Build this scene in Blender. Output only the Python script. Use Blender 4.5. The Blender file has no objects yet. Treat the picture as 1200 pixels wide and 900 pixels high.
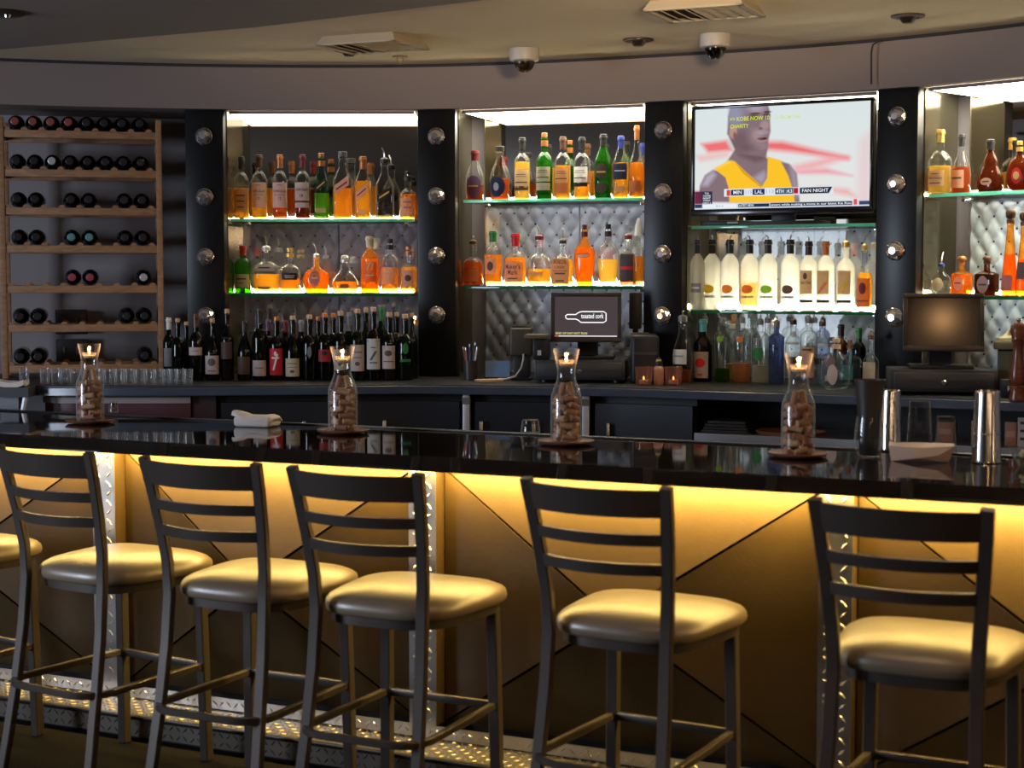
import bpy, bmesh, math, random
import numpy as np
from mathutils import Vector, Matrix
random.seed(7)
SC = bpy.context.scene
COL = SC.collection
PI = math.pi
R = math.radians

# ------------------------------------------------------------------ camera numbers
H = 1.62                      # eye height
F = 1900.0                    # focal length for a 1200 px wide frame
T = math.atan(125 / F)        # tilt, horizon at 325
CT, ST = math.cos(T), math.sin(T)

def ray(px, py):
    a, b = (px - 600) / F, (450 - py) / F
    return Vector((a, CT + b * ST, -ST + b * CT))
def at_z(px, py, z):
    d = ray(px, py); k = (z - H) / d.z
    return Vector((0, 0, H)) + d * k
def depth(p):
    return p.y * CT - (p.z - H) * ST
def at_y(px, py, Y):
    d = ray(px, py); k = Y / d.y
    return Vector((0, 0, H)) + d * k

# ------------------------------------------------------------------ mesh builder
class MB:
    def __init__(s):
        s.bm = bmesh.new()
    def face(s, vs, mi=0):
        try:
            f = s.bm.faces.new(vs); f.material_index = mi; f.smooth = True
            return f
        except ValueError:
            return None
    def v(s, p):
        return s.bm.verts.new(p)
    def poly(s, pts, mi=0):
        return s.face([s.v(p) for p in pts], mi)
    def box(s, c, d, mi=0, rot=None, bev=0.0, seg=2):
        b = bmesh.new()
        bmesh.ops.create_cube(b, size=1)
        bmesh.ops.scale(b, vec=d, verts=b.verts)
        if bev > 0:
            bmesh.ops.bevel(b, geom=list(b.edges), offset=bev, segments=seg, profile=0.5, affect='EDGES')
        if rot is not None:
            bmesh.ops.rotate(b, matrix=rot.to_3x3(), verts=b.verts)
        bmesh.ops.translate(b, vec=c, verts=b.verts)
        s.merge(b, mi, False)
        return s
    def merge(s, b, mi=0, smooth=True):
        mp = {}
        for v in b.verts: mp[v] = s.bm.verts.new(v.co)
        for f in b.faces:
            g = s.face([mp[v] for v in f.verts], mi)
            if g and not smooth: g.smooth = False
        b.free()
    def lathe(s, prof, n=24, p=2.0, ds=1.0, c=(0, 0, 0), mi=0, sx=1.0):
        """prof = [(r,z)...]; p = superellipse exponent; ds = depth scale"""
        rings = []
        for r, z in prof:
            if r < 1e-6:
                rings.append([s.v((c[0], c[1], c[2] + z))]); continue
            ring = []
            for k in range(n):
                x, y = cross(2 * PI * k / n, p)
                ring.append(s.v((c[0] + r * x * sx, c[1] + r * y * ds, c[2] + z)))
            rings.append(ring)
        for a, b in zip(rings, rings[1:]):
            if len(a) == 1 and len(b) == 1: continue
            for k in range(n):
                k2 = (k + 1) % n
                if len(a) == 1: s.face([a[0], b[k2], b[k]][::-1] if False else [a[0], b[k], b[k2]][::-1], mi)
                elif len(b) == 1: s.face([a[k], a[k2], b[0]], mi)
                else: s.face([a[k], a[k2], b[k2], b[k]], mi)
        return s
    def sweep(s, path, sec, closed=False, up=Vector((0, 0, 1)), mi=0, scale=None):
        """sec = 2-D points (side, up) swept along path"""
        P = [Vector(p) for p in path]; n = len(P); rings = []
        prev = None
        for i, p in enumerate(P):
            if closed: t = (P[(i + 1) % n] - P[i - 1]).normalized()
            else: t = (P[min(i + 1, n - 1)] - P[max(i - 1, 0)]).normalized()
            if prev is None:
                u = up if abs(t.dot(up)) < .95 else Vector((0, 1, 0))
                side = t.cross(u).normalized()
            else:
                side = (prev - t * prev.dot(t)).normalized()
            prev = side
            uu = side.cross(t).normalized()
            k = scale[i] if scale else 1.0
            rings.append([s.v(p + side * a * k + uu * b * k) for a, b in sec])
        m = len(sec)
        rng = range(n if closed else n - 1)
        for i in rng:
            a, b = rings[i], rings[(i + 1) % n]
            for k in range(m):
                s.face([a[k], a[(k + 1) % m], b[(k + 1) % m], b[k]], mi)
        if not closed:
            s.face(rings[0][::-1], mi); s.face(rings[-1], mi)
        return s
    def tube(s, path, r, n=10, closed=False, mi=0, scale=None):
        return s.sweep(path, [(r * math.cos(2 * PI * k / n), r * math.sin(2 * PI * k / n)) for k in range(n)], closed, mi=mi, scale=scale)
    def prism(s, pts, z0, z1, mi=0):
        a = [s.v((x, y, z0)) for x, y in pts]; b = [s.v((x, y, z1)) for x, y in pts]
        n = len(pts)
        for k in range(n): s.face([a[k], a[(k + 1) % n], b[(k + 1) % n], b[k]], mi)
        s.face(a[::-1], mi); s.face(b, mi)
        return s
    def build(s, name, mats, parent=None, loc=None, rz=None, angle=38):
        me = bpy.data.meshes.new(name)
        bmesh.ops.recalc_face_normals(s.bm, faces=s.bm.faces)
        s.bm.to_mesh(me); s.bm.free()
        for m in (mats if isinstance(mats, (list, tuple)) else [mats]): me.materials.append(m)
        try: me.set_sharp_from_angle(angle=R(angle))
        except Exception: pass
        o = bpy.data.objects.new(name, me); COL.objects.link(o)
        if parent is not None: o.parent = parent
        if loc is not None: o.location = loc
        if rz is not None: o.rotation_euler = (0, 0, rz)
        return o

def cross(th, p):
    c, s_ = math.cos(th), math.sin(th)
    if p == 2.0: return c, s_
    k = (abs(c) ** p + abs(s_) ** p) ** (-1.0 / p)
    return c * k, s_ * k

def rect(w, h, r=.2):
    """rounded rectangle section"""
    a, b = w / 2, h / 2; q = min(a, b) * r
    return [(a, -b + q), (a, b - q), (a - q, b), (-a + q, b), (-a, b - q), (-a, -b + q), (-a + q, -b), (a - q, -b)]

def tag(o, label=None, cat=None, group=None, kind=None):
    if label: o['label'] = label
    if cat: o['category'] = cat
    if group: o['group'] = group
    if kind: o['kind'] = kind
    return o
def thing(name, label, cat, loc=(0, 0, 0), rz=0.0, group=None, kind=None):
    o = bpy.data.objects.new(name, None); COL.objects.link(o)
    o.empty_display_size = .05
    o.location = loc; o.rotation_euler = (0, 0, rz)
    return tag(o, label, cat, group, kind)
def copy_tree(o, parent=None):
    c = o.copy(); COL.objects.link(c); c.parent = parent
    for ch in list(o.children): copy_tree(ch, c)
    return c

# ------------------------------------------------------------------ materials
_M = {}
def base_mat(name):
    m = bpy.data.materials.new(name); m.use_nodes = True
    nt = m.node_tree; nt.nodes.clear()
    out = nt.nodes.new('ShaderNodeOutputMaterial')
    return m, nt, out
def srgb(r, g, b):
    f = lambda c: (c / 255 / 12.92) if c / 255 <= .04045 else ((c / 255 + .055) / 1.055) ** 2.4
    return (f(r), f(g), f(b))
def pbr(name, col, rough=.5, metal=0.0, spec=.5, coat=0.0, bump=None, noise=None, coat_rough=.03):
    """bump=(scale,strength); noise=(scale,amount) mottles the colour"""
    key = ('pbr', name)
    if key in _M: return _M[key]
    m, nt, out = base_mat(name)
    b = nt.nodes.new('ShaderNodeBsdfPrincipled')
    b.inputs['Base Color'].default_value = (*col, 1)
    b.inputs['Roughness'].default_value = rough
    b.inputs['Metallic'].default_value = metal
    b.inputs['Specular IOR Level'].default_value = spec
    b.inputs['Coat Weight'].default_value = coat
    b.inputs['Coat Roughness'].default_value = coat_rough
    tc = nt.nodes.new('ShaderNodeTexCoord')
    if noise:
        n = nt.nodes.new('ShaderNodeTexNoise'); n.inputs['Scale'].default_value = noise[0]; n.inputs['Detail'].default_value = 4
        nt.links.new(tc.outputs['Object'], n.inputs['Vector'])
        mx = nt.nodes.new('ShaderNodeMix'); mx.data_type = 'RGBA'
        mx.inputs[6].default_value = (*[c * (1 - noise[1]) for c in col], 1)
        mx.inputs[7].default_value = (*[min(1, c * (1 + noise[1])) for c in col], 1)
        nt.links.new(n.outputs['Fac'], mx.inputs[0]); nt.links.new(mx.outputs[2], b.inputs['Base Color'])
    if bump:
        n = nt.nodes.new('ShaderNodeTexNoise'); n.inputs['Scale'].default_value = bump[0]; n.inputs['Detail'].default_value = 3
        nt.links.new(tc.outputs['Object'], n.inputs['Vector'])
        bp = nt.nodes.new('ShaderNodeBump'); bp.inputs['Strength'].default_value = bump[1]; bp.inputs['Distance'].default_value = .01
        nt.links.new(n.outputs['Fac'], bp.inputs['Height']); nt.links.new(bp.outputs['Normal'], b.inputs['Normal'])
    nt.links.new(b.outputs[0], out.inputs[0])
    _M[key] = m
    return m
def wood(name, c1, c2, scale=6, rough=.55):
    key = ('wood', name)
    if key in _M: return _M[key]
    m, nt, out = base_mat(name)
    b = nt.nodes.new('ShaderNodeBsdfPrincipled'); b.inputs['Roughness'].default_value = rough
    tc = nt.nodes.new('ShaderNodeTexCoord'); mp = nt.nodes.new('ShaderNodeMapping')
    mp.inputs['Scale'].default_value = (scale * .25, scale, scale)
    n = nt.nodes.new('ShaderNodeTexNoise'); n.inputs['Scale'].default_value = 5; n.inputs['Detail'].default_value = 6; n.inputs['Distortion'].default_value = 1.2
    cr = nt.nodes.new('ShaderNodeValToRGB')
    cr.color_ramp.elements[0].position = .3; cr.color_ramp.elements[0].color = (*c1, 1)
    cr.color_ramp.elements[1].position = .7; cr.color_ramp.elements[1].color = (*c2, 1)
    nt.links.new(tc.outputs['Object'], mp.inputs[0]); nt.links.new(mp.outputs[0], n.inputs['Vector'])
    nt.links.new(n.outputs['Fac'], cr.inputs[0]); nt.links.new(cr.outputs[0], b.inputs['Base Color'])
    nt.links.new(b.outputs[0], out.inputs[0])
    _M[key] = m
    return m
def glow(name, col, strength):
    key = ('glow', name)
    if key in _M: return _M[key]
    m, nt, out = base_mat(name)
    e = nt.nodes.new('ShaderNodeEmission'); e.inputs[0].default_value = (*col, 1); e.inputs[1].default_value = strength
    nt.links.new(e.outputs[0], out.inputs[0])
    _M[key] = m
    return m
def glass(name, tint, edge=None, ior=1.45, frost=0.0, frost_col=(1, 1, 1), rough=.03, gloss=1.0, rim=0.0):
    """thin-walled glass: tinted transparency, darker towards the rim, Fresnel gloss, optional frosting that scatters light"""
    key = ('glass', name)
    if key in _M: return _M[key]
    m, nt, out = base_mat(name)
    edge = edge or tuple(c * .45 for c in tint)
    tr = nt.nodes.new('ShaderNodeBsdfTransparent')
    lw = nt.nodes.new('ShaderNodeLayerWeight'); lw.inputs['Blend'].default_value = .25
    mx = nt.nodes.new('ShaderNodeMix'); mx.data_type = 'RGBA'
    mx.inputs[6].default_value = (*tint, 1); mx.inputs[7].default_value = (*edge, 1)
    nt.links.new(lw.outputs['Facing'], mx.inputs[0]); nt.links.new(mx.outputs[2], tr.inputs[0])
    last = tr.outputs[0]
    if frost > 0:
        tl = nt.nodes.new('ShaderNodeBsdfTranslucent'); tl.inputs[0].default_value = (*frost_col, 1)
        df = nt.nodes.new('ShaderNodeBsdfDiffuse'); df.inputs[0].default_value = (*frost_col, 1)
        ms = nt.nodes.new('ShaderNodeMixShader'); ms.inputs[0].default_value = .35
        nt.links.new(tl.outputs[0], ms.inputs[1]); nt.links.new(df.outputs[0], ms.inputs[2])
        m2 = nt.nodes.new('ShaderNodeMixShader'); m2.inputs[0].default_value = frost
        nt.links.new(last, m2.inputs[1]); nt.links.new(ms.outputs[0], m2.inputs[2])
        last = m2.outputs[0]
    if rim > 0:      # pale outline mixed in, imitating light gathered by thick glass
        l2 = nt.nodes.new('ShaderNodeLayerWeight'); l2.inputs['Blend'].default_value = .5
        p2 = nt.nodes.new('ShaderNodeMath'); p2.operation = 'POWER'; p2.inputs[1].default_value = 3
        k2 = nt.nodes.new('ShaderNodeMath'); k2.operation = 'MULTIPLY'; k2.inputs[1].default_value = rim
        t2 = nt.nodes.new('ShaderNodeBsdfTranslucent'); d2 = nt.nodes.new('ShaderNodeBsdfDiffuse')
        t2.inputs[0].default_value = (.9, .92, .9, 1); d2.inputs[0].default_value = (.9, .92, .9, 1)
        a2 = nt.nodes.new('ShaderNodeMixShader'); b2 = nt.nodes.new('ShaderNodeMixShader')
        nt.links.new(t2.outputs[0], a2.inputs[1]); nt.links.new(d2.outputs[0], a2.inputs[2])
        nt.links.new(l2.outputs['Facing'], p2.inputs[0]); nt.links.new(p2.outputs[0], k2.inputs[0])
        nt.links.new(k2.outputs[0], b2.inputs[0]); nt.links.new(last, b2.inputs[1]); nt.links.new(a2.outputs[0], b2.inputs[2])
        last = b2.outputs[0]
    if gloss > 0:
        gl = nt.nodes.new('ShaderNodeBsdfGlossy'); gl.inputs['Roughness'].default_value = rough
        lf = nt.nodes.new('ShaderNodeLayerWeight'); lf.inputs['Blend'].default_value = .5
        f0 = ((ior - 1) / (ior + 1)) ** 2
        pw = nt.nodes.new('ShaderNodeMath'); pw.operation = 'POWER'; pw.inputs[1].default_value = 4
        ml = nt.nodes.new('ShaderNodeMath'); ml.operation = 'MULTIPLY_ADD'; ml.inputs[1].default_value = gloss * .62; ml.inputs[2].default_value = f0
        nt.links.new(lf.outputs['Facing'], pw.inputs[0]); nt.links.new(pw.outputs[0], ml.inputs[0])
        m3 = nt.nodes.new('ShaderNodeMixShader')
        nt.links.new(ml.outputs[0], m3.inputs[0]); nt.links.new(last, m3.inputs[1]); nt.links.new(gl.outputs[0], m3.inputs[2])
        last = m3.outputs[0]
    nt.links.new(last, out.inputs[0])
    _M[key] = m
    return m
def liquid(name, col, clear=.5):
    """spirit: part clear tint, part scatter so that light from behind makes it glow"""
    tint = tuple(max(.02, c) ** .5 for c in col)
    if name == 'water': clear = .93
    return glass('liquid_' + name, tint, tint, frost=1 - clear, frost_col=col, gloss=0)
def paper(name, col):
    return glass_paper(name, col)
def glass_paper(name, col):
    key = ('paper', name)
    if key in _M: return _M[key]
    m, nt, out = base_mat(name)
    b = nt.nodes.new('ShaderNodeBsdfPrincipled'); b.inputs['Base Color'].default_value = (*col, 1); b.inputs['Roughness'].default_value = .6
    tl = nt.nodes.new('ShaderNodeBsdfTranslucent'); tl.inputs[0].default_value = (*col, 1)
    ms = nt.nodes.new('ShaderNodeMixShader'); ms.inputs[0].default_value = .3
    nt.links.new(b.outputs[0], ms.inputs[1]); nt.links.new(tl.outputs[0], ms.inputs[2]); nt.links.new(ms.outputs[0], out.inputs[0])
    _M[key] = m
    return m
def mirror_mat(name, col, rough=.02):
    return pbr(name, col, rough, 1.0)

BLACK = pbr('black_satin', (.006, .0065, .008), .34, spec=.28)
BLACKM = pbr('black_metal', (.022, .019, .017), .36, .6)
BLACKP = pbr('black_plastic', (.015, .016, .018), .42, spec=.3)
NAVY = pbr('navy_laminate', (.018, .024, .036), .4, spec=.35)
STEEL = pbr('brushed_steel', (.62, .62, .64), .28, 1.0)
DULLSTEEL = pbr('dull_steel', (.45, .46, .5), .5, .7)
CHROME = pbr('chrome', (.8, .8, .82), .08, 1.0)
WHITE = pbr('white_paint', (.75, .73, .7), .5)
GLASS = glass('clear_glass', (.96, .97, .96), (.62, .64, .62), rim=.36, gloss=1.2)
TUMB = glass('tumbler_glass', (.96, .97, .98), (.8, .82, .84), rim=.9, gloss=1.4, ior=1.7, frost=.10, frost_col=(.85, .88, .95))  # frost and pale rim imitate bright streaks of light on clear glass
WHITEINK = pbr('white_ink', (.8, .8, .8), .6)
DARKINK = pbr('dark_ink', (.03, .025, .025), .6)

# ------------------------------------------------------------------ lettering (meshes from the built-in font, made before the scene fills up)
_TXT = {}
def text_geo(s):
    if s in _TXT: return _TXT[s]
    cu = bpy.data.curves.new('t', 'FONT'); cu.body = s; cu.size = 1.0; cu.align_x = 'CENTER'; cu.align_y = 'CENTER'; cu.offset = .012
    cu.resolution_u = 2
    o = bpy.data.objects.new('t', cu); COL.objects.link(o)
    dg = bpy.context.evaluated_depsgraph_get()
    me = bpy.data.meshes.new_from_object(o.evaluated_get(dg))
    V = [tuple(v.co) for v in me.vertices]; Fc = [tuple(p.vertices) for p in me.polygons]
    bpy.data.objects.remove(o); bpy.data.curves.remove(cu); bpy.data.meshes.remove(me)
    xs = [v[0] for v in V]; ys = [v[1] for v in V]
    _TXT[s] = (V, Fc, max(xs) - min(xs), max(ys) - min(ys))
    return _TXT[s]
def text_on(mb, s, width, height, fn, mi=0):
    """fit the text in width x height; fn(x, y) -> 3-D point"""
    V, Fc, w, h = text_geo(s)
    kx, ky = width / w, height / h
    vs = [mb.v(fn(x * kx, y * ky)) for x, y, z in V]
    for f in Fc: mb.face([vs[i] for i in f], mi)
for s_ in ['THE MACALLAN', '12', '18', '77', 'KNOB', 'CREEK', "Maker's", 'Mark', 'GREY GOOSE', 'Ketel One', 'Hennessy', 'toasted cork', 'END OF DAY NOT RUN',
           '>> KOBE NOW 10', '-11 FROM THE', 'CHARITY', 'MIN', '115', 'LAL', '113', '4TH  :4.3', 'FAN NIGHT', 'LATEST NEWS', 'NBA', 'FB',
           'sixers while making a move in our latest Kia Roo', 'TO', 'COACHES', 'NIGHT', 'TODAY', '10/11', 'EN', 'R', 'IN']:
    text_geo(s_)
# ================================================================== plan of the place
ZS, ZC = 2.383, 2.583          # soffit underside, ceiling
ZB = 1.165                     # back counter top
ZT = 1.07                      # bar top
P = [Vector((-3.45, 6.80)), Vector((-2.44, 7.20)), Vector((-1.404, 7.45)), Vector((-.345, 7.45)), Vector((.66, 7.12)), Vector((1.561, 6.62)), Vector((2.28, 5.85)), Vector((2.74, 4.90)), Vector((2.95, 3.8))]
class Bay:
    def __init__(s, p, q):
        s.p, s.q = p, q
        s.t = (q - p).normalized(); s.L = (q - p).length
        s.n = Vector((s.t.y, -s.t.x)); s.ang = math.atan2(s.t.y, s.t.x)
    def at(s, px, off, z):
        """point of the vertical plane off metres behind the bay's front line, seen in column px at height z"""
        a = (px - 600) / F; h = z - H
        x0, y0 = s.p.x - s.n.x * off, s.p.y - s.n.y * off
        Y = (s.n.x * (x0 + a * h * ST) + s.n.y * y0) / (s.n.x * a * CT + s.n.y)
        return Vector((a * (Y * CT - h * ST), Y, z))
    def w(s, u, off, z):
        q = s.p + s.t * u - s.n * off
        return Vector((q.x, q.y, z))
BAY = [Bay(P[1], P[2]), Bay(P[2], P[3]), Bay(P[3], P[4]), Bay(P[4], P[5]), Bay(P[5], P[6])]
def z_on(b, px, py, off):
    """height of the plane off behind bay b where the photo shows (px, py)"""
    d = ray(px, py)
    k = ((b.p.x - b.n.x * off) * b.n.x + (b.p.y - b.n.y * off) * b.n.y) / (d.x * b.n.x + d.y * b.n.y)
    return H + d.z * k
def catmull(pts, n=8):
    out = []
    for i in range(1, len(pts) - 2):
        p0, p1, p2, p3 = pts[i - 1], pts[i], pts[i + 1], pts[i + 2]
        for k in range(n):
            t = k / n
            out.append(.5 * ((2 * p1) + (p2 - p0) * t + (2 * p0 - 5 * p1 + 4 * p2 - p3) * t * t + (3 * p1 - p0 - 3 * p2 + p3) * t ** 3))
    out.append(pts[-2])
    return out
def offset_line(pts, d):
    """shift a polyline sideways by d, away from the viewer when d > 0"""
    out = []
    for i, p in enumerate(pts):
        t = (pts[min(i + 1, len(pts) - 1)] - pts[max(i - 1, 0)]).normalized()
        n = Vector((t.y, -t.x))
        out.append(p - n * d)
    return out
LINE = catmull([P[0] + (P[0] - P[1])] + P + [P[-1] + (P[-1] - P[-2])], 8)

# ------------------------------------------------------------------ shell
def struct(name, mb, m, **k):
    return tag(mb.build(name, m, **k), kind='structure')
floor_m = pbr('floor_carpet', (.0055, .0048, .0045), .95, bump=(180, .4), noise=(40, .5))
floor_m.node_tree.nodes['Principled BSDF'].inputs['Specular IOR Level'].default_value = .08
mb = MB(); mb.box((0, 1.6, -.05), (11, 13.6, .1)); struct('floor', mb, floor_m)
ceil_m = pbr('ceiling_plaster', (.68, .58, .42), .85, bump=(14, .06))
mb = MB(); mb.box((0, 1.6, ZC + .05), (11, 13.6, .1)); struct('ceiling', mb, ceil_m)
# lower, darker ceiling over the guests' side of the bar
low_m = pbr('lowered_ceiling_paint', (.20, .175, .155), .85, bump=(14, .06))
e = [at_z(x, y, 2.535) for x, y in ((-250, 80), (0, 58), (300, 32), (560, 1))]
q = e[-1] + (e[-1] - e[-2]) * 4
mb = MB(); mb.prism([(p.x, p.y) for p in e] + [(q.x, q.y), (5.3, -4), (-5.3, -4), (-5.3, e[0].y + .4)], 2.535, ZC - .001); struct('ceiling_soffit', mb, low_m)
wall_m = pbr('wall_paint_dark', (.36, .33, .34), .8, bump=(30, .05))
room_m = pbr('room_wall_paint', (.20, .17, .145), .85)
# wall behind the back bar follows the curve
wl = offset_line(LINE, .47); wl2 = offset_line(LINE, .60)
mb = MB(); mb.prism([(p.x, p.y) for p in wl] + [(p.x, p.y) for p in reversed(wl2)], 0, ZC); struct('wall_back', mb, wall_m)
# curved bulkhead above the bays: face, underside
bulk_m = pbr('bulkhead_paint', (.265, .21, .19), .7, bump=(25, .05))
fl = offset_line(LINE, -.03); bl = offset_line(LINE, .465)
mb = MB(); mb.prism([(p.x, p.y) for p in fl] + [(p.x, p.y) for p in reversed(bl)], ZS, ZC - .001); struct('trim_bulkhead', mb, bulk_m)
# thin dark joint where the bulkhead meets the ceiling, and the surface-run cable
fl2 = offset_line(LINE, -.036)
mb = MB(); mb.sweep([(p.x, p.y, ZC - .006) for p in fl2], rect(.012, .012)); struct('trim_joint', mb, pbr('joint_dark', (.03, .028, .03), .8))
mb = MB(); mb.box((-5.4, 1.6, ZC / 2), (.2, 13.6, ZC)); struct('wall_left', mb, room_m)
mb = MB(); mb.box((5.4, 1.6, ZC / 2), (.2, 13.6, ZC)); struct('wall_right', mb, room_m)
mb = MB(); mb.box((0, -5.0, ZC / 2), (11, .2, ZC)); struct('wall_rear', mb, room_m)

# ------------------------------------------------------------------ black pillars with crystal knobs
crystal = pbr('crystal', (.80, .74, .74), .10, .85, coat=.5)
olive = pbr('bronze_mirror', (.30, .27, .19), .12, .9)
def knob(parent, z, y):
    # cut crystal on a chrome cup: flat table, two rows of kite facets, girdle
    mb = MB()
    prof = [(.0, -.036), (.014, -.036), (.029, -.027), (.039, -.012), (.035, .0), (.0, .0)]
    rings = []
    for j, (r, d) in enumerate(prof):
        rings.append([mb.v((r * math.cos(2 * PI * (k + .5 * (j % 2)) / 8), d, r * math.sin(2 * PI * (k + .5 * (j % 2)) / 8))) for k in range(8)] if r > 0 else [mb.v((0, d, 0))])
    for j in range(len(rings) - 1):
        a, b = rings[j], rings[j + 1]
        for k in range(8):
            if len(a) == 1: mb.face([a[0], b[k], b[(k + 1) % 8]])
            elif len(b) == 1: mb.face([a[k], a[(k + 1) % 8], b[0]])
            elif j % 2 == 0:
                mb.face([a[k], b[k], a[(k + 1) % 8]]); mb.face([a[(k + 1) % 8], b[k], b[(k + 1) % 8]])
            else:
                mb.face([a[k], b[k], b[(k + 1) % 8]]); mb.face([a[k], b[(k + 1) % 8], a[(k + 1) % 8]])
    bmesh.ops.recalc_face_normals(mb.bm, faces=mb.bm.faces)
    o = mb.build('crystal_knob', crystal, parent, loc=(0, y, z), angle=1)
    for f in o.data.polygons: f.use_smooth = False
    o['label'] = 'round faceted crystal knob'
    m2 = MB(); m2.lathe([(0, 0), (.040, 0), (.040, .006), (.030, .012), (0, .012)], 20)
    for v in m2.bm.verts: v.co = Vector((v.co.x, -v.co.z, v.co.y))
    m2.build('knob_cup', CHROME, o)
    m3 = MB(); m3.lathe([(0, .0), (.012, .0), (.012, .008), (0, .008)], 10)
    for v in m3.bm.verts: v.co = Vector((v.co.x, -.013 - v.co.z, v.co.y))
    m3.build('knob_core', CHROME, o)
PIL = [(2, 242, 0, (160, 231, 301, 370)), (3, 512.5, .5, (160, 230, 300, 369)), (4, 775.5, .5, (153, 226, 298, 370)), (5, 1048, .5, (137, 216, 294, 372)), (6, None, .5, None)]
where = ['beside the wine rack', 'between the wine bottles and the lit register', 'left of the television', 'right of the television', 'past the far end bay']
pil_ang = []
for n_, (i, px, k, ys) in enumerate(PIL):
    a0, a1 = BAY[i - 2].ang, (BAY[i - 1].ang if i - 1 < 5 else R(-58))
    ang = a1 if i == 2 else (a0 + a1) / 2
    if i == 2: ang = R(-3)
    pil_ang.append(ang)
    t = thing('display_pillar', f'tall black pillar with crystal knobs {where[n_]}', 'pillar', (P[i].x, P[i].y, 0), ang, 'black pillars of the back bar', 'thing')
    mb = MB(); mb.box((0, .20, (ZB + ZS) / 2), (.176, .40, ZS - ZB - .002), bev=.004); mb.build('pillar_body', BLACK, t)
    for sx in (-1, 1):
        mb = MB(); mb.box((sx * .0905, .225, (ZB + ZS) / 2), (.005, .33, ZS - ZB - .004)); mb.build('side_panel', olive, t)
    zz = [z_on(Bay(P[i], P[i] + Vector((math.cos(ang), math.sin(ang)))), px, y, 0) for y in ys] if ys else [2.25, 1.96, 1.7]
    for z in zz: knob(t, z, 0.0)

# ------------------------------------------------------------------ bays: mirror above, padding imitating a mirrored wall below, glass shelves, lights
SHELF = {1: (256.5, 344), 2: (233, 335.5), 3: (263.5, 364.5), 4: (225, 347)}
MIDPX = {1: 380, 2: 645, 3: 910, 4: 1150}
bayname = {1: 'first', 2: 'second', 3: 'third', 4: 'fourth'}
mirror_m = mirror_mat('grey_mirror', (.50, .46, .40))
reflection_cols = {1: (.42, .39, .52), 2: (.62, .67, .90), 3: (.58, .63, .78), 4: (.84, .91, 1.0)}  # differing brightness of a mirrored wall put into each panel's colour
wash = {1: ((1, .95, .95), 5), 2: ((.86, .92, 1), 12), 3: ((.86, .92, 1), 9), 4: ((.88, .94, 1), 22)}
cove_ms = {k: glow('cove_glow_' + bayname[k], (1.0, .93, .74), e_) for k, e_ in ((1, 4.2), (2, 19.0), (3, 10.0), (4, 30.0))}
strip_ms = {1: glow('strip_one', (1.0, .86, .55), 80), 2: glow('strip_two', (1.0, .85, .52), 85), 3: glow('strip_three', (1.0, .92, .70), 250), 4: glow('strip_four', (1.0, .86, .56), 80)}
edge_m = {0: glass('shelf_edge_teal', (.35, .75, .62), (.2, .6, .5), frost=.75, frost_col=(.35, .85, .68)), 1: glass('shelf_edge_green', (.03, .16, .08), (.02, .1, .05), frost=.75, frost_col=(.05, .30, .16))}
shelf_m = glass('shelf_glass', (.97, .985, .98), (.80, .9, .86))
pane_m = None
def pane_material(g):
    m, nt, out = base_mat('glazing')
    tr = nt.nodes.new('ShaderNodeBsdfTransparent'); tr.inputs[0].default_value = (.95, .97, .97, 1)
    gl = nt.nodes.new('ShaderNodeBsdfGlossy'); gl.inputs['Roughness'].default_value = .015; gl.inputs[0].default_value = (.9, .88, .85, 1)
    ms = nt.nodes.new('ShaderNodeMixShader'); ms.inputs[0].default_value = g
    nt.links.new(tr.outputs[0], ms.inputs[1]); nt.links.new(gl.outputs[0], ms.inputs[2]); nt.links.new(ms.outputs[0], out.inputs[0])
    return m
pane_ms = {1: pane_material(.20), 2: pane_material(.14), 3: pane_material(.20), 4: pane_material(.07)}
def tufted(b, u0, u1, z0, z1, off, m, parent):
    sx, sz = .070, .052                      # tuft pitch
    nx, nz = int((u1 - u0) / .0085), int((z1 - z0) / .0085)
    mb = MB(); vs = []
    for j in range(nz + 1):
        row = []
        for i in range(nx + 1):
            u = u0 + (u1 - u0) * i / nx; z = z0 + (z1 - z0) * j / nz
            a = u / sx + z / (2 * sz); c = u / sx - z / (2 * sz)
            h = .011 * (abs(math.sin(PI * a)) * abs(math.sin(PI * c))) ** .42
            row.append(mb.v((u, off - h, z)))
        vs.append(row)
    for j in range(nz):
        for i in range(nx):
            mb.face([vs[j][i], vs[j][i + 1], vs[j + 1][i + 1], vs[j + 1][i]])
    for (x, d) in ((u0, 0), (u1, 0)): pass
    mb.box(((u0 + u1) / 2, off + .006, (z0 + z1) / 2), (u1 - u0, .010, z1 - z0))
    mb.build('padding', m, parent, angle=180)
    # buttons in the dimples
    mb = MB(); k = 0
    for j in range(int(z0 / sz) - 2, int(z1 / sz) + 3):
        for i in range(-3, int(u1 / sx) + 3):
            u, z = (i + (.5 if j % 2 else 0)) * sx, j * sz
            if u0 + .01 < u < u1 - .01 and z0 + .01 < z < z1 - .01:
                mb.lathe([(0, -.004), (.0045, -.002), (.0055, 0)], 6)
                for v in list(mb.bm.verts)[k:]:
                    v.co = Vector((u + v.co.x, off - .002 + v.co.z, z + v.co.y))
                k = len(mb.bm.verts)
    mb.build('button', pbr('button_dark', (.05, .05, .06), .6), parent)['kind'] = 'stuff'
SH = {}
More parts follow.
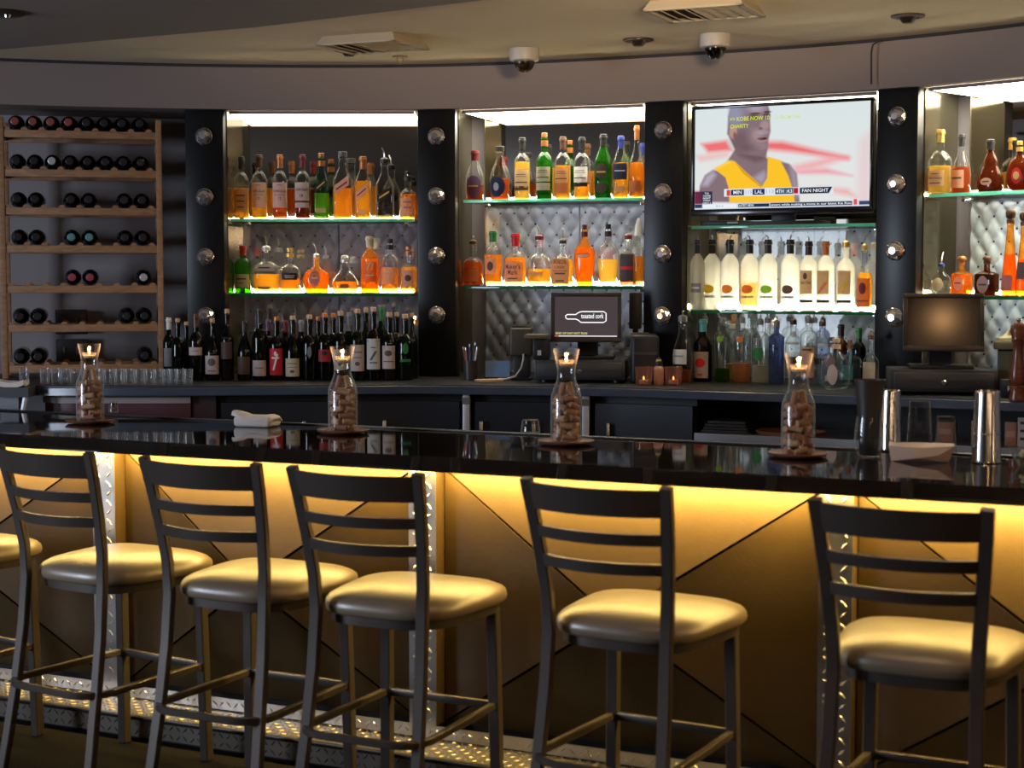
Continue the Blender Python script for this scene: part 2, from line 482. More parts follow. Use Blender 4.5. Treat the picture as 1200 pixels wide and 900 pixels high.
for i in (1, 2, 3, 4):
    b = BAY[i]
    nm = bayname[i]
    zu = z_on(b, MIDPX[i], SHELF[i][0], .07); zl = z_on(b, MIDPX[i], SHELF[i][1], .07)
    SH[i] = (zu, zl)
    u0, u1 = .105, b.L - .105
    W = u1 - u0
    org = (b.p.x, b.p.y, 0)
    # mirror
    t = thing('wall_mirror', f'grey tinted mirror above the top shelf of the {nm} bay from the left', 'mirror', org, b.ang, 'mirrors of the back bar')
    mb = MB(); mb.box((b.L / 2, .385, (zu + ZS) / 2 + .004), (W, .012, ZS - zu - .012)); mb.build('mirror_glass', mirror_m, t)
    mb = MB()
    mb.sweep([(u0, .377, zu + .006), (u1, .377, zu + .006), (u1, .377, ZS - .006), (u0, .377, ZS - .006)], rect(.006, .008), closed=True); mb.build('mirror_edge', olive, t)
    # tufting that imitates a mirrored wall, behind added reflective glazing
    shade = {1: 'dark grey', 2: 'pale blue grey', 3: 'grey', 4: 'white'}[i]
    t = thing('reflected_tufting', f'{shade} panel imitating reflected tufting behind bottles of the {nm} bay from the left', 'wall panel', org, b.ang, 'panels imitating reflected tufting')
    pm = pbr(f'reflection_tone_{nm}', reflection_cols[i], .45, spec=.3)
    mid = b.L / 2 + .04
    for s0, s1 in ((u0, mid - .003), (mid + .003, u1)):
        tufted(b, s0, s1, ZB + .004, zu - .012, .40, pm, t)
    mb = MB(); mb.box((b.L / 2, .372, (ZB + zu) / 2), (W, .004, zu - ZB - .03)); mb.build('glazing', pane_ms[i], t)
    # shelves
    for lvl, z in enumerate((zu, zl)):
        ln = 'top' if lvl == 0 else 'lower'
        t = thing('glass_shelf', f'{ln} green-edged glass shelf of the {nm} bay from the left', 'shelf', org, b.ang, 'glass shelves of the back bar')
        mb = MB(); mb.box((b.L / 2, .2125, z - .006), (W - .002, .283, .012)); mb.build('shelf_pane', shelf_m, t)
        mb = MB(); mb.box((b.L / 2, .0675, z - .006), (W - .002, .006, .0135), bev=.001); o = mb.build('polished_edge', edge_m[lvl if i != 3 else (0 if lvl == 0 else 1)], t)
        for sx in (u0 + .05, u1 - .05):
            mb = MB(); mb.box((sx, .30, z - .020), (.02, .10, .012), bev=.002); mb.build('bracket', CHROME, t)
    # light strip along the back of each shelf; top ones added for glow
    for lvl, z in enumerate((zu, zl)):
        if lvl == 0 and i == 3: continue
        ln = 'top' if lvl == 0 else 'lower'
        t = thing('light_strip', f'lit strip behind the bottles on the {ln} shelf of the {nm} bay', 'light strip', org, b.ang, 'light strips of the back bar')
        mb = MB(); mb.box((b.L / 2, .345, z + .0128), (W - .03, .012, .024)); mb.build('channel', DULLSTEEL, t)
        if lvl: mb = MB(); mb.box((b.L / 2, .308, z + .0014), (W - .03, .058, .0020)); mb.build('added_light_shield', DULLSTEEL, t)  # added lip, shields the counter bottles from the strip's light
        mb = MB(); mb.box((b.L / 2, .3365, z + .011), (W - .04, .004, .014 if lvl else .007)); mb.build('diffuser', strip_ms[i] if lvl else glow('added_strip_top', (1, .88, .6), 75), t)
    # lit cove panel under the bulkhead
    t = thing('cove_light', f'glowing cove panel under the bulkhead above the {nm} bay', 'light', org, b.ang, 'cove lights of the back bar')
    mb = MB(); mb.box((b.L / 2, .215, ZS - .006), (W, .30, .010)); mb.build('diffuser', cove_ms[i], t)
    mb = MB(); mb.box((b.L / 2, .062, ZS - .008), (W, .006, .014)); mb.build('lip', bulk_m, t)
# ================================================================== bottles
def project(p):
    d = depth(p); v = p.y * ST + (p.z - H) * CT
    return 600 + F * p.x / d, 450 - F * v / d
def arc(bt, ns, nr, kind='round', n=7):
    out = []
    for k in range(n + 1):
        t = k / n; z = bt + (ns - bt) * t
        if kind == 'round': r = nr + (1 - nr) * (math.cos(t * PI / 2) ** .85)
        elif kind == 'soft': r = nr + (1 - nr) * (.5 + .5 * math.cos(t * PI))
        else: r = 1 + (nr - 1) * t
        out.append((r, z))
    return out
FOOT = [(0, .012), (.55, .012), (.80, .0), (.93, .004), (1, .03)]
def neck(nr): return [(nr, .90), (nr, .935), (nr * 1.18, .94), (nr * 1.18, .975), (nr, .98), (nr, 1.0), (nr * .7, 1.0)]
def scaled(foot, k): return [(r * k, z) for r, z in foot]
SHAPES = {
    'whisky': (2, 1, FOOT + arc(.60, .76, .36)[0:] + neck(.36)),
    'wine': (2, 1, FOOT + arc(.58, .74, .37) + neck(.37)),
    'burgundy': (2, 1, FOOT + arc(.45, .80, .34, 'soft') + neck(.34)),
    'square': (5, 1, FOOT + arc(.60, .80, .40, 'line') + neck(.40)),
    'bell': (2, 1, scaled(FOOT, .90) + [(.93, .15), (.98, .30), (1, .40), (.97, .48), (.88, .56), (.70, .65), (.52, .72), (.40, .80)] + neck(.38)),
    'squat': (2, 1, FOOT + arc(.50, .68, .34) + neck(.32)),
    'jug': (4, .8, FOOT + arc(.54, .72, .30) + neck(.28)),
    'crown': (2.6, .75, scaled(FOOT, .82) + [(.90, .12), (.97, .25), (1, .38), (.97, .48), (.88, .55), (.68, .62), (.42, .68), (.24, .73)] + neck(.22)),
    'decanter': (2.4, .9, scaled(FOOT, .88) + [(.98, .10), (1, .20), (.97, .32), (.85, .44), (.62, .56), (.38, .66), (.27, .72)] + neck(.26)),
    'tall': (2, 1, FOOT + arc(.64, .80, .37) + neck(.35)),
    'flask': (2.6, .7, scaled(FOOT, .74) + [(.82, .15), (.92, .32), (1, .50), (1, .56), (.92, .62), (.70, .69), (.42, .75), (.28, .80)] + neck(.25)),
    'tri': (3, .9, scaled(FOOT, .94) + [(.97, .25), (1, .50), (.97, .56), (.82, .64), (.58, .73), (.40, .80)] + neck(.34)),
    'long': (2, 1, FOOT + [(1, .38), (.98, .44), (.84, .52), (.62, .60), (.42, .68), (.32, .76)] + neck(.29)),
    'cone': (2, 1, scaled(FOOT, .96) + [(1, .12), (.95, .25), (.80, .45), (.66, .62), (.52, .78), (.42, .90), (.42, .93), (.46, .94), (.46, .97), (.40, 1.0), (.3, 1.0)]),
    'ball': (2, .8, scaled(FOOT, .70) + [(.86, .08), (.96, .20), (1, .34), (.96, .48), (.84, .60), (.62, .70), (.36, .77), (.27, .81)] + neck(.25)),
    'xo': (2.2, .6, scaled(FOOT, .86) + [(.98, .08), (1, .18), (.94, .30), (.80, .40), (.62, .48), (.58, .54), (.56, .62), (.40, .70), (.25, .77)] + neck(.24)),
    'disc': (2, .42, scaled(FOOT, .50) + [(.80, .08), (.96, .22), (1, .36), (.96, .50), (.80, .64), (.50, .72), (.24, .77)] + neck(.2)),
    'medic': (5, .62, FOOT + arc(.60, .72, .27, 'round', 5) + neck(.25)),
    'cylinder': (2, 1, FOOT + arc(.76, .86, .35) + neck(.33)),
}
def rad(prof, f):
    pts = [q for q in prof if q[0] > 0]
    for (r0, z0), (r1, z1) in zip(pts[1:], pts[2:]):
        if z0 <= f <= z1 and z1 > z0: return r0 + (r1 - r0) * (f - z0) / (z1 - z0)
    return pts[3][0]
LIQ = {'amber': (1.0, .52, .06), 'gold': (1.0, .68, .16), 'orange': (1.0, .42, .045), 'redbrown': (.62, .15, .03), 'maroon': (.20, .035, .02), 'yellow': (.85, .68, .08), 'olive': (.35, .42, .05),
       'green': (.10, .28, .03), 'peach': (1.0, .45, .2), 'cream': (.85, .74, .58), 'pink': (.6, .12, .10), 'water': (.9, .92, .9), 'red': (1.0, .16, .03), 'dark': (.07, .03, .015)}
GLS = {'clear': GLASS, 'green': glass('green_glass', (.16, .55, .10), (.02, .14, .03), frost=.16, frost_col=(.08, .42, .05)),
       'darkgreen': glass('dark_green_glass', (.03, .08, .03), (.004, .012, .006), frost=.15, frost_col=(.02, .06, .02)),
       'wine': glass('black_green_glass', (.018, .032, .018), (.004, .006, .005), frost=.3, frost_col=(.008, .014, .009)),
       'teal': glass('pale_green_glass', (.55, .88, .72), (.15, .45, .32)),
       'frost': glass('frosted_glass', (.96, .95, .90), (.7, .7, .66), frost=.66, frost_col=(.97, .95, .86), rough=.25),
       'blue': glass('blue_glass', (.38, .45, .68), (.06, .09, .26), frost=.12, frost_col=(.10, .15, .42), rim=.2),
       'brown': glass('brown_glass', (.30, .10, .03), (.05, .015, .006), frost=.3, frost_col=(.30, .08, .015)),
       'amberglass': glass('amber_glass', (.97, .62, .22), (.50, .20, .04), frost=.20, frost_col=(1.0, .50, .08)),
       'purple': glass('dark_red_glass', (.10, .02, .02), (.02, .004, .004), frost=.3, frost_col=(.06, .012, .012)),
       'aqua': glass('aqua_glass', (.78, .88, .92), (.35, .50, .56), frost=.06, frost_col=(.5, .75, .82), rim=.3)}
C = {'black': (.012, .011, .012), 'brown': (.10, .04, .02), 'copper': (.50, .19, .07), 'gold': (.75, .46, .12), 'cream': (.72, .60, .42), 'white': (.80, .78, .74), 'pale': (.72, .58, .52), 'pink': (.70, .42, .36),
     'red': (.50, .02, .025), 'wax': (.75, .015, .02), 'maroon': (.16, .012, .02), 'green': (.03, .22, .05), 'blue': (.03, .05, .30), 'navy': (.02, .03, .09), 'grey': (.28, .28, .31), 'darkgrey': (.09, .09, .10),
     'tan': (.60, .38, .20), 'orange': (.80, .22, .03), 'yellow': (.85, .55, .04), 'teal': (.10, .36, .36), 'cork': (.62, .40, .22), 'silver': (.6, .6, .62), 'steel': (.16, .16, .17), 'purple': (.14, .06, .14), 'lime': (.25, .50, .03), 'peach': (.80, .45, .28), 'mauve': (.35, .22, .26), 'darkred': (.22, .02, .02), 'umber': (.10, .055, .035)}
def cmat(n):
    return pbr('tint_' + n, C[n], .38, .75 if n in ('gold', 'silver', 'copper') else 0)
def pmat(n): return paper('paper_' + n, C[n])
def patch(mb, surf, kind, f0, f1, ang, Ht, slope=0, mi=0, n=10, m=4):
    """surf(theta, z) -> point just proud of the glass; theta 0 faces the guests"""
    fm, fh = (f0 + f1) / 2 * Ht, (f1 - f0) / 2 * Ht
    if kind == 'oval':
        c = mb.v(surf(0, fm)); rings = []
        for q in (.55, 1.0):
            rings.append([mb.v(surf(ang * q * math.cos(2 * PI * k / 20), fm + fh * q * math.sin(2 * PI * k / 20))) for k in range(20)])
        for k in range(20):
            mb.face([c, rings[0][k], rings[0][(k + 1) % 20]], mi)
            mb.face([rings[0][k], rings[1][k], rings[1][(k + 1) % 20], rings[0][(k + 1) % 20]], mi)
        return
    V = [[mb.v(surf(ang * (2 * i / n - 1), fm + fh * (2 * j / m - 1) + slope * Ht * (2 * i / n - 1))) for i in range(n + 1)] for j in range(m + 1)]
    for j in range(m):
        for i in range(n): mb.face([V[j][i], V[j][i + 1], V[j + 1][i + 1], V[j + 1][i]], mi)
def make_bottle(name, label, loc, rz, Rr, Ht, shape, gl, liq=None, fill=.5, cap=('screw', 'black'), labs=(), group=None, cat='bottle'):
    p, ds, prof = SHAPES[shape]
    t = thing(name, label, cat, loc, rz, group)
    ctype, ccol = cap
    top = {'screw': .955, 'capsule': .985, 'cork': .94, 'pourer': .94, 'vodka': .985, 'ball': .86, 'wax': .985, 'cone': .80, 'none': 1.0}[ctype]
    Hg = Ht * top
    n = 28 if p == 2 else 32
    mb = MB(); mb.lathe([(r * Rr, z * Hg) for r, z in prof], n, p, ds); mb.build('glass_body', GLS[gl], t)
    if liq:
        k = .92
        zs = [.02, .035] + [fill * q / 8 for q in range(1, 9) if fill * q / 8 > .05]
        lp = [(0, .02 * Hg), (rad(prof, .04) * k * .93 * Rr, .02 * Hg)] + [(rad(prof, max(f, .032)) * k * Rr, f * Hg) for f in zs[1:]] + [(0, fill * Hg)]
        mb = MB(); mb.lathe(lp, n, p, ds)
        mb.build('liquid', liquid(liq, LIQ[liq], .58), t)
    def surf_at(q):
        def s(th, z):
            r = rad(prof, min(.99, max(.03, z / Hg))) * Rr
            x, y = cross(th - PI / 2, p)
            return (r * x * q + 0, r * y * ds * q, z)
        return s
    for L in labs:
        kind, col, f0, f1, ang = L[:5]
        f0, f1 = f0, f1
        mb = MB(); patch(mb, surf_at(1.015), kind if kind != 'diag' else 'band', f0, f1, R(ang), Ht, .07 if kind == 'diag' else 0)
        lo = mb.build('neck_label' if f0 > .7 else 'paper_label', pmat(col), t)
        mark = L[5] if len(L) > 5 else None
        if mark is None: continue
        ink, items = mark
        mb = MB(); s = surf_at(1.03)
        rr = rad(prof, (f0 + f1) / 2) * Rr
        for it in items:
            txt, a0, a1, wd = it        # text or shape between label heights a0..a1 (0..1), wd = share of the label's width
            z0, z1 = (f0 + (f1 - f0) * a0) * Ht, (f0 + (f1 - f0) * a1) * Ht
            half = R(ang) * wd
            sl = .07 * Ht / R(ang) if kind == 'diag' else 0
            if txt == '-': patch(mb, s, 'band', z0 / Ht, z1 / Ht, half, Ht, .07 * wd if kind == 'diag' else 0)
            elif txt == 'o': patch(mb, s, 'oval', z0 / Ht, z1 / Ht, half, Ht)
            elif txt == '/':
                nq = 8; A_ = [[mb.v(s(half * (-1 + 1.4 * q / nq + .6 * e), z0 + (z1 - z0) * q / nq)) for e in (0, .5, 1)] for q in range(nq + 1)]
                for q in range(nq):
                    for e in (0, 1): mb.face([A_[q][e], A_[q][e + 1], A_[q + 1][e + 1], A_[q + 1][e]])
            else: text_on(mb, txt, 2 * half, (z1 - z0), lambda x, y: s(x, (z0 + z1) / 2 + y + sl * x))
        mb.build('print', pbr('ink_' + ink, C[ink], .6), lo)
    nr = rad(prof, .92) * Rr
    cm = cmat(ccol)
    if ctype in ('screw', 'cork'):
        mb = MB(); k = 1.25 if ctype == 'screw' else 1.0
        z0 = Hg - (.035 * Ht if ctype == 'screw' else .02 * Ht)
        mb.lathe([(nr * .9, z0), (nr * k, z0 + .001), (nr * k, Ht - .0015), (nr * k - .0015, Ht), (0, Ht)], 16)
        mb.build('screw_cap' if ctype == 'screw' else 'cork_stopper', cm, t)
        if ctype == 'cork' and gl not in ('wine', 'darkgreen'):
            mb = MB(); mb.lathe([(nr * 1.02, Ht * .80), (nr * 1.24, Ht * .801), (nr * 1.24, Ht * .885), (nr * 1.02, Ht * .887)], 16); mb.build('neck_band', cm, t)
    elif ctype in ('capsule', 'wax', 'vodka'):
        z0 = Ht * (.76 if ctype == 'wax' else .80)
        mb = MB(); mb.lathe([(nr * 1.05, z0), (nr * 1.13, z0 + .0005), (nr * 1.13, Ht * .925), (nr * 1.34, Ht * .93), (nr * 1.34, Ht * .965), (nr * 1.17, Ht * .97), (nr * 1.17, Ht - .001), (nr * 1.05, Ht), (0, Ht)], 18)
        co = mb.build('wax_seal' if ctype == 'wax' else 'capsule', cm, t)
    elif ctype == 'ball':
        mb = MB(); b = min(nr * 1.9, .02)
        mb.lathe([(nr * .8, Hg - .01), (nr * 1.2, Hg - .009), (nr * 1.25, Hg + .004), (nr, Hg + .008), (b * .9, Hg + .014), (b, Ht - b * .8), (b * .85, Ht - b * .3), (b * .5, Ht - .001), (0, Ht)], 20)
        mb.build('ball_stopper', cm, t)
    elif ctype == 'cone':
        mb = MB(); mb.lathe([(nr * 2.2, Ht * .74), (nr * 2.3, Ht * .742), (nr * 1.2, Ht * .95), (nr * .5, Ht), (0, Ht)], 18); mb.build('paper_cone', cm, t)
    if ctype in ('pourer', 'vodka'):
      if ctype == 'pourer':
        mb = MB(); mb.lathe([(nr * .9, Hg - .03 * Ht), (nr * 1.2, Hg - .028 * Ht), (nr * 1.2, Ht * .985), (nr * .9, Ht), (nr * .5, Ht + .004), (0, Ht + .004)], 16); co = mb.build('pourer_collar', cm, t)
      if True:
        a = random.uniform(-.5, .5); sp = .42 if ctype == 'vodka' or ccol in ('steel', 'grey', 'brown') else 1.0
        d = Vector((math.sin(a), -.3, 0)).normalized()
        mb = MB(); mb.tube([(0, 0, Ht), (0, 0, Ht + .018 * sp), tuple(d * .004 + Vector((0, 0, Ht + .03 * sp))), tuple(d * .014 + Vector((0, 0, Ht + .047 * sp)))], .0035, 8, scale=[1.1, 1, .95, .7])
        mb.build('pour_spout', STEEL, co)
    return t
ORD = ['leftmost', 'second', 'third', 'fourth', 'fifth', 'sixth', 'seventh', 'eighth', 'ninth', 'tenth', 'eleventh', 'twelfth', 'thirteenth', 'fourteenth', 'fifteenth', 'sixteenth', 'seventeenth', 'eighteenth', 'nineteenth']
def row(bay, off, z, specs, place, group, name='liquor_bottle', extra=0.0):
    b = BAY[bay]
    for i, s in enumerate(specs):
        px, top, w, shape, gl, liq, fill, cap, labs, desc = s[:10]
        o = s[10] if len(s) > 10 else off
        p = b.at(px, o, z); d = depth(p)
        bp = project(p)[1]
        Rr = w / 2 * d / F; Ht = (bp - top) * d / F
        label = f'{desc}, {ORD[i]}{"" if i == 0 else " from left"}{" " if i else " "}on {place}'
        make_bottle(name, label, p, b.ang + random.uniform(-.12, .12), Rr, Ht, shape, gl, liq, fill, cap, labs, group)
dk = lambda *a: ('black', [('-', q, q + .05, w) for q, w in a])
MAC = lambda n: ('umber', [('THE MACALLAN', .60, .70, .8), (n, .30, .42, .18), ('-', .88, .90, .3), ('-', .5, .515, .6)])
row(1, .17, SH[1][0] + .0005, [
    (283.5, 184, 17.5, 'whisky', 'clear', 'amber', .50, ('capsule', 'black'), [('band', 'tan', .11, .48, 60, dk((.7, .6), (.45, .5), (.2, .4)))], 'amber whisky with tan label and black capsule'),
    (304.5, 182, 18.5, 'whisky', 'clear', 'amber', .55, ('capsule', 'brown'), [('band', 'pale', .18, .57, 66, MAC('12'))], 'single malt with pale label and brown capsule'),
    (328.5, 182, 17.6, 'whisky', 'clear', 'redbrown', .55, ('capsule', 'copper'), [('band', 'pale', .18, .57, 66, MAC('12'))], 'darker malt with pale label and copper capsule'),
    (355, 182, 18, 'whisky', 'clear', 'maroon', .55, ('capsule', 'maroon'), [('band', 'pale', .18, .57, 66, ('maroon', [('THE MACALLAN', .66, .76, .8), ('18', .42, .52, .18), ('-', .2, .28, 1)]))], 'dark red malt with maroon capsule'),
    (377, 180, 18, 'square', 'teal', 'olive', .42, ('cork', 'copper'), [('diag', 'black', .47, .56, 38, ('gold', [('-', .35, .6, .7)])), ('band', 'tan', .1, .17, 32)], 'square greenish bottle with slanted black label'),
    (402, 178.5, 22, 'square', 'clear', 'orange', .48, ('screw', 'darkgrey'), [('diag', 'pink', .43, .57, 38, ('darkred', [('-', .35, .55, .8)]))], 'wide square bottle with slanted pink label'),
    (425.6, 184, 18, 'square', 'clear', 'amber', .62, ('capsule', 'copper'), [('diag', 'pink', .37, .50, 38, ('darkred', [('-', .35, .55, .8)])), ('band', 'tan', .08, .15, 30)], 'square amber bottle with slanted pink label'),
    (451, 186, 21, 'square', 'clear', 'gold', .06, ('pourer', 'black'), [('diag', 'black', .34, .46, 40, ('gold', [('-', .35, .6, .7)])), ('band', 'black', .13, .18, 18)], 'nearly empty square bottle with pour spout'),
    (478, 201, 20, 'squat', 'clear', 'orange', .56, ('cork', 'black'), [('band', 'peach', .08, .45, 50, ('copper', [('-', .7, .8, .6), ('-', .4, .5, .5)]))], 'short round-shouldered amber bottle'),
], 'top shelf, first bay', 'bottles on the top shelf of the first bay')
row(1, .17, SH[1][1] + .0005, [
    (285, 288, 19, 'whisky', 'green', 'olive', .75, ('capsule', 'red'), [('band', 'cream', .12, .40, 60, ('maroon', [('-', .6, .7, .6), ('-', .3, .36, .3)]))], 'green glass whiskey with cream label'),
    (312.5, 289, 30, 'jug', 'clear', 'amber', .44, ('pourer', 'silver'), [('band', 'grey', .47, .62, 42, ('black', [('-', .4, .6, .6)])), ('band', 'umber', .08, .14, 26)], 'wide clear jug half full of amber spirit'),
    (340, 291, 24, 'squat', 'clear', 'orange', .36, ('cork', 'gold'), [('band', 'black', .30, .45, 48, ('white', [('-', .55, .62, .6), ('-', .3, .36, .5)]))], 'clear squat bottle with black label'),
    (371, 298, 31, 'crown', 'amberglass', 'amber', .62, ('pourer', 'silver'), [('oval', 'mauve', .18, .60, 24, ('gold', [('-', .45, .55, .6)]))], 'bulging amber bottle with mauve oval label'),
    (404.5, 299, 32, 'decanter', 'clear', 'orange', .36, ('ball', 'silver'), [('band', 'umber', .15, .24, 18)], 'squat decanter with round stopper'),
    (433.5, 277, 21, 'whisky', 'amberglass', 'amber', .62, ('capsule', 'cream'), [('band', 'orange', .20, .55, 46, ('cream', [('77', .55, .95, .55), ('-', .3, .36, .6)]))], 'full amber whiskey marked 77'),
    (457, 280, 21, 'whisky', 'clear', 'orange', .50, ('cork', 'black'), [('band', 'peach', .17, .48, 48, ('cream', [('-', .7, .78, .6), ('-', .45, .5, .5)]))], 'clear whiskey with peach label and black cap'),
    (479, 289, 20, 'squat', 'clear', 'amber', .60, ('cork', 'copper'), [('band', 'pink', .15, .50, 44, ('umber', [('o', .3, .7, .5)]))], 'amber bottle with copper cap at shelf end'),
], 'lower shelf, first bay', 'bottles on the lower shelf of the first bay')
OLD = lambda c: ('umber', [('-', .72, .76, .6), ('-', .6, .63, .7), (('-'), .25, .32, .8)])
row(2, .17, SH[2][0] + .0005, [
    (556.6, 177, 22, 'bell', 'clear', 'redbrown', .32, ('capsule', 'maroon'), [('oval', 'purple', .05, .50, 52, ('gold', [('-', .5, .56, .6)]))], 'bell-shaped scotch with dark oval label'),
    (586, 172, 23.5, 'bell', 'clear', 'redbrown', .42, ('screw', 'black'), [('oval', 'navy', .06, .44, 56, ('silver', [('o', .3, .7, .3)]))], 'bell-shaped scotch with blue oval label'),
    (612, 162, 18.4, 'whisky', 'clear', 'gold', .62, ('capsule', 'black'), [('band', 'cream', .2, .48, 62, OLD(0)), ('band', 'umber', .15, .22, 62)], 'pale gold scotch with cream label'),
    (638, 156.5, 19, 'whisky', 'green', 'green', .5, ('cork', 'copper'), [('band', 'cream', .27, .49, 62, OLD(0)), ('band', 'cream', .14, .25, 62)], 'green glass scotch with two cream labels'),
    (659.6, 161, 18.4, 'whisky', 'clear', 'amber', .55, ('capsule', 'brown'), [('band', 'tan', .26, .50, 62, OLD(0)), ('band', 'copper', .10, .25, 62)], 'amber scotch with tan and copper labels'),
    (682, 161.5, 19, 'whisky', 'clear', 'amber', .24, ('capsule', 'black'), [('band', 'white', .27, .52, 62, OLD(0)), ('band', 'black', .20, .26, 62)], 'clear scotch with white and black label'),
    (707, 158, 21, 'tri', 'green', 'green', .6, ('capsule', 'black'), [('oval', 'umber', .30, .55, 40, ('gold', [('-', .4, .5, .7)])), ('oval', 'umber', .08, .26, 36)], 'three-sided green bottle with dark round labels'),
    (727.5, 160, 19, 'tri', 'clear', 'amber', .58, ('capsule', 'blue'), [('band', 'navy', .30, .56, 50, ('silver', [('-', .5, .58, .7)])), ('band', 'tan', .1, .2, 40)], 'amber bottle with navy label and blue capsule'),
    (746, 148, 18.5, 'long', 'clear', 'orange', .5, ('capsule', 'copper'), [('band', 'copper', .08, .24, 52)], 'tall long-necked bottle of orange spirit'),
], 'top shelf, second bay', 'bottles on the top shelf of the second bay')
row(2, .17, SH[2][1] + .0005, [
    (554.5, 282, 24, 'squat', 'clear', 'redbrown', .60, ('pourer', 'brown'), [('band', 'copper', .10, .36, 50)], 'stubby dark amber bottle with pour spout'),
    (578, 271, 21.5, 'whisky', 'clear', 'orange', .58, ('capsule', 'green'), [('band', 'peach', .22, .50, 40, ('umber', [('o', .2, .8, .5)]))], 'orange whiskey with green capsule'),
    (604, 274, 26, 'squat', 'clear', 'orange', .56, ('wax', 'wax'), [('band', 'peach', .08, .46, 52, ('umber', [("Maker's", .62, .88, .8), ('Mark', .34, .6, .5), ('-', .14, .2, .5)]))], 'squat bourbon sealed with dripping red wax'),
    (632, 276, 27.5, 'squat', 'clear', 'amber', .36, ('pourer', 'maroon'), [('band', 'tan', .20, .28, 40)], 'wide clear bottle one third full'),
    (659.6, 281, 25.5, 'jug', 'clear', 'amber', .62, ('pourer', 'black'), [('band', 'tan', .04, .60, 44, ('umber', [('KNOB', .76, .93, .74), ('CREEK', .60, .70, .6), ('-', .50, .52, .8), ('-', .38, .44, .6), ('-', .1, .16, .5)]))], 'square-shouldered jug with large tan label'),
    (685, 263.5, 25, 'flask', 'amberglass', 'amber', .68, ('cork', 'maroon'), [('band', 'orange', .46, .54, 36, ('cream', [('-', .2, .6, .8)]))], 'full amber flask tapering to its foot'),
    (712.5, 263, 26.5, 'flask', 'clear', 'gold', .46, ('cork', 'black'), [], 'half full clear flask tapering to its foot'),
    (736, 275, 20.5, 'whisky', 'clear', 'maroon', .6, ('pourer', 'darkred'), [('band', 'darkgrey', .12, .62, 60, ('wax', [('-', .40, .52, .8)]))], 'bottle wrapped in dark grey label'),
    (748, 256, 13, 'tall', 'clear', 'orange', .55, ('cone', 'white'), [], 'slim orange bottle under a white paper cone', .13),
], 'lower shelf, second bay', 'bottles on the lower shelf of the second bay')
GOO = lambda f: [('oval', f, .235, .36, 38), ('band', 'darkgrey', .175, .205, 44, ('white', [('GREY GOOSE', .1, .9, .96)]))]
V = 'frosted vodka'
row(3, .17, SH[3][1] + .0005, [
    (817, 281, 17, 'tall', 'frost', 'water', .3, ('vodka', 'navy'), [('band', 'grey', .25, .38, 46, ('white', [('-', .4, .6, .7)]))], V + ' with navy cap and grey label', .10),
    (834, 281, 21.5, 'tall', 'frost', 'water', .55, ('vodka', 'black'), GOO('yellow'), V + ' with yellow fruit picture'),
    (855, 281, 21.5, 'tall', 'frost', 'water', .5, ('vodka', 'black'), GOO('orange'), V + ' with orange fruit picture'),
    (878, 281, 21.5, 'tall', 'frost', 'gold', .40, ('vodka', 'black'), GOO('orange'), V + ' with amber lower half'),
    (899.5, 281, 21.5, 'tall', 'frost', 'water', .6, ('vodka', 'black'), GOO('lime'), V + ' with lemon and lime picture'),
    (925.5, 281, 21.5, 'tall', 'frost', 'water', .5, ('vodka', 'black'), GOO('umber'), V + ' with dark berry picture'),
    (947, 283, 20.5, 'tall', 'frost', 'water', .6, ('vodka', 'black'), [('band', 'tan', .24, .58, 46, ('umber', [('Ketel One', .42, .56, .8), ('o', .62, .9, .3)])), ('band', 'black', .12, .16, 50)], 'clear vodka with plain tan label'),
    (967, 283, 20.5, 'tall', 'frost', 'water', .6, ('capsule', 'orange'), [('band', 'tan', .24, .58, 46, ('orange', [('/', .02, .5, .9)])), ('band', 'black', .12, .16, 50)], 'clear vodka with orange slash on label'),
    (990.5, 283, 21, 'tall', 'frost', 'water', .6, ('pourer', 'gold'), [('band', 'tan', .24, .58, 46, ('yellow', [('/', .02, .5, .9)])), ('band', 'black', .12, .16, 50)], 'clear vodka with yellow slash on label'),
    (1012.5, 287, 18.5, 'squat', 'clear', 'amber', .62, ('pourer', 'gold'), [('band', 'copper', .06, .50, 58, ('maroon', [('o', .45, .85, .45), ('-', .2, .24, .8)]))], 'amber bottle with wide brown label'),
], 'lower shelf, third bay', 'bottles on the lower shelf of the third bay')
ZBT = ZB + .0005
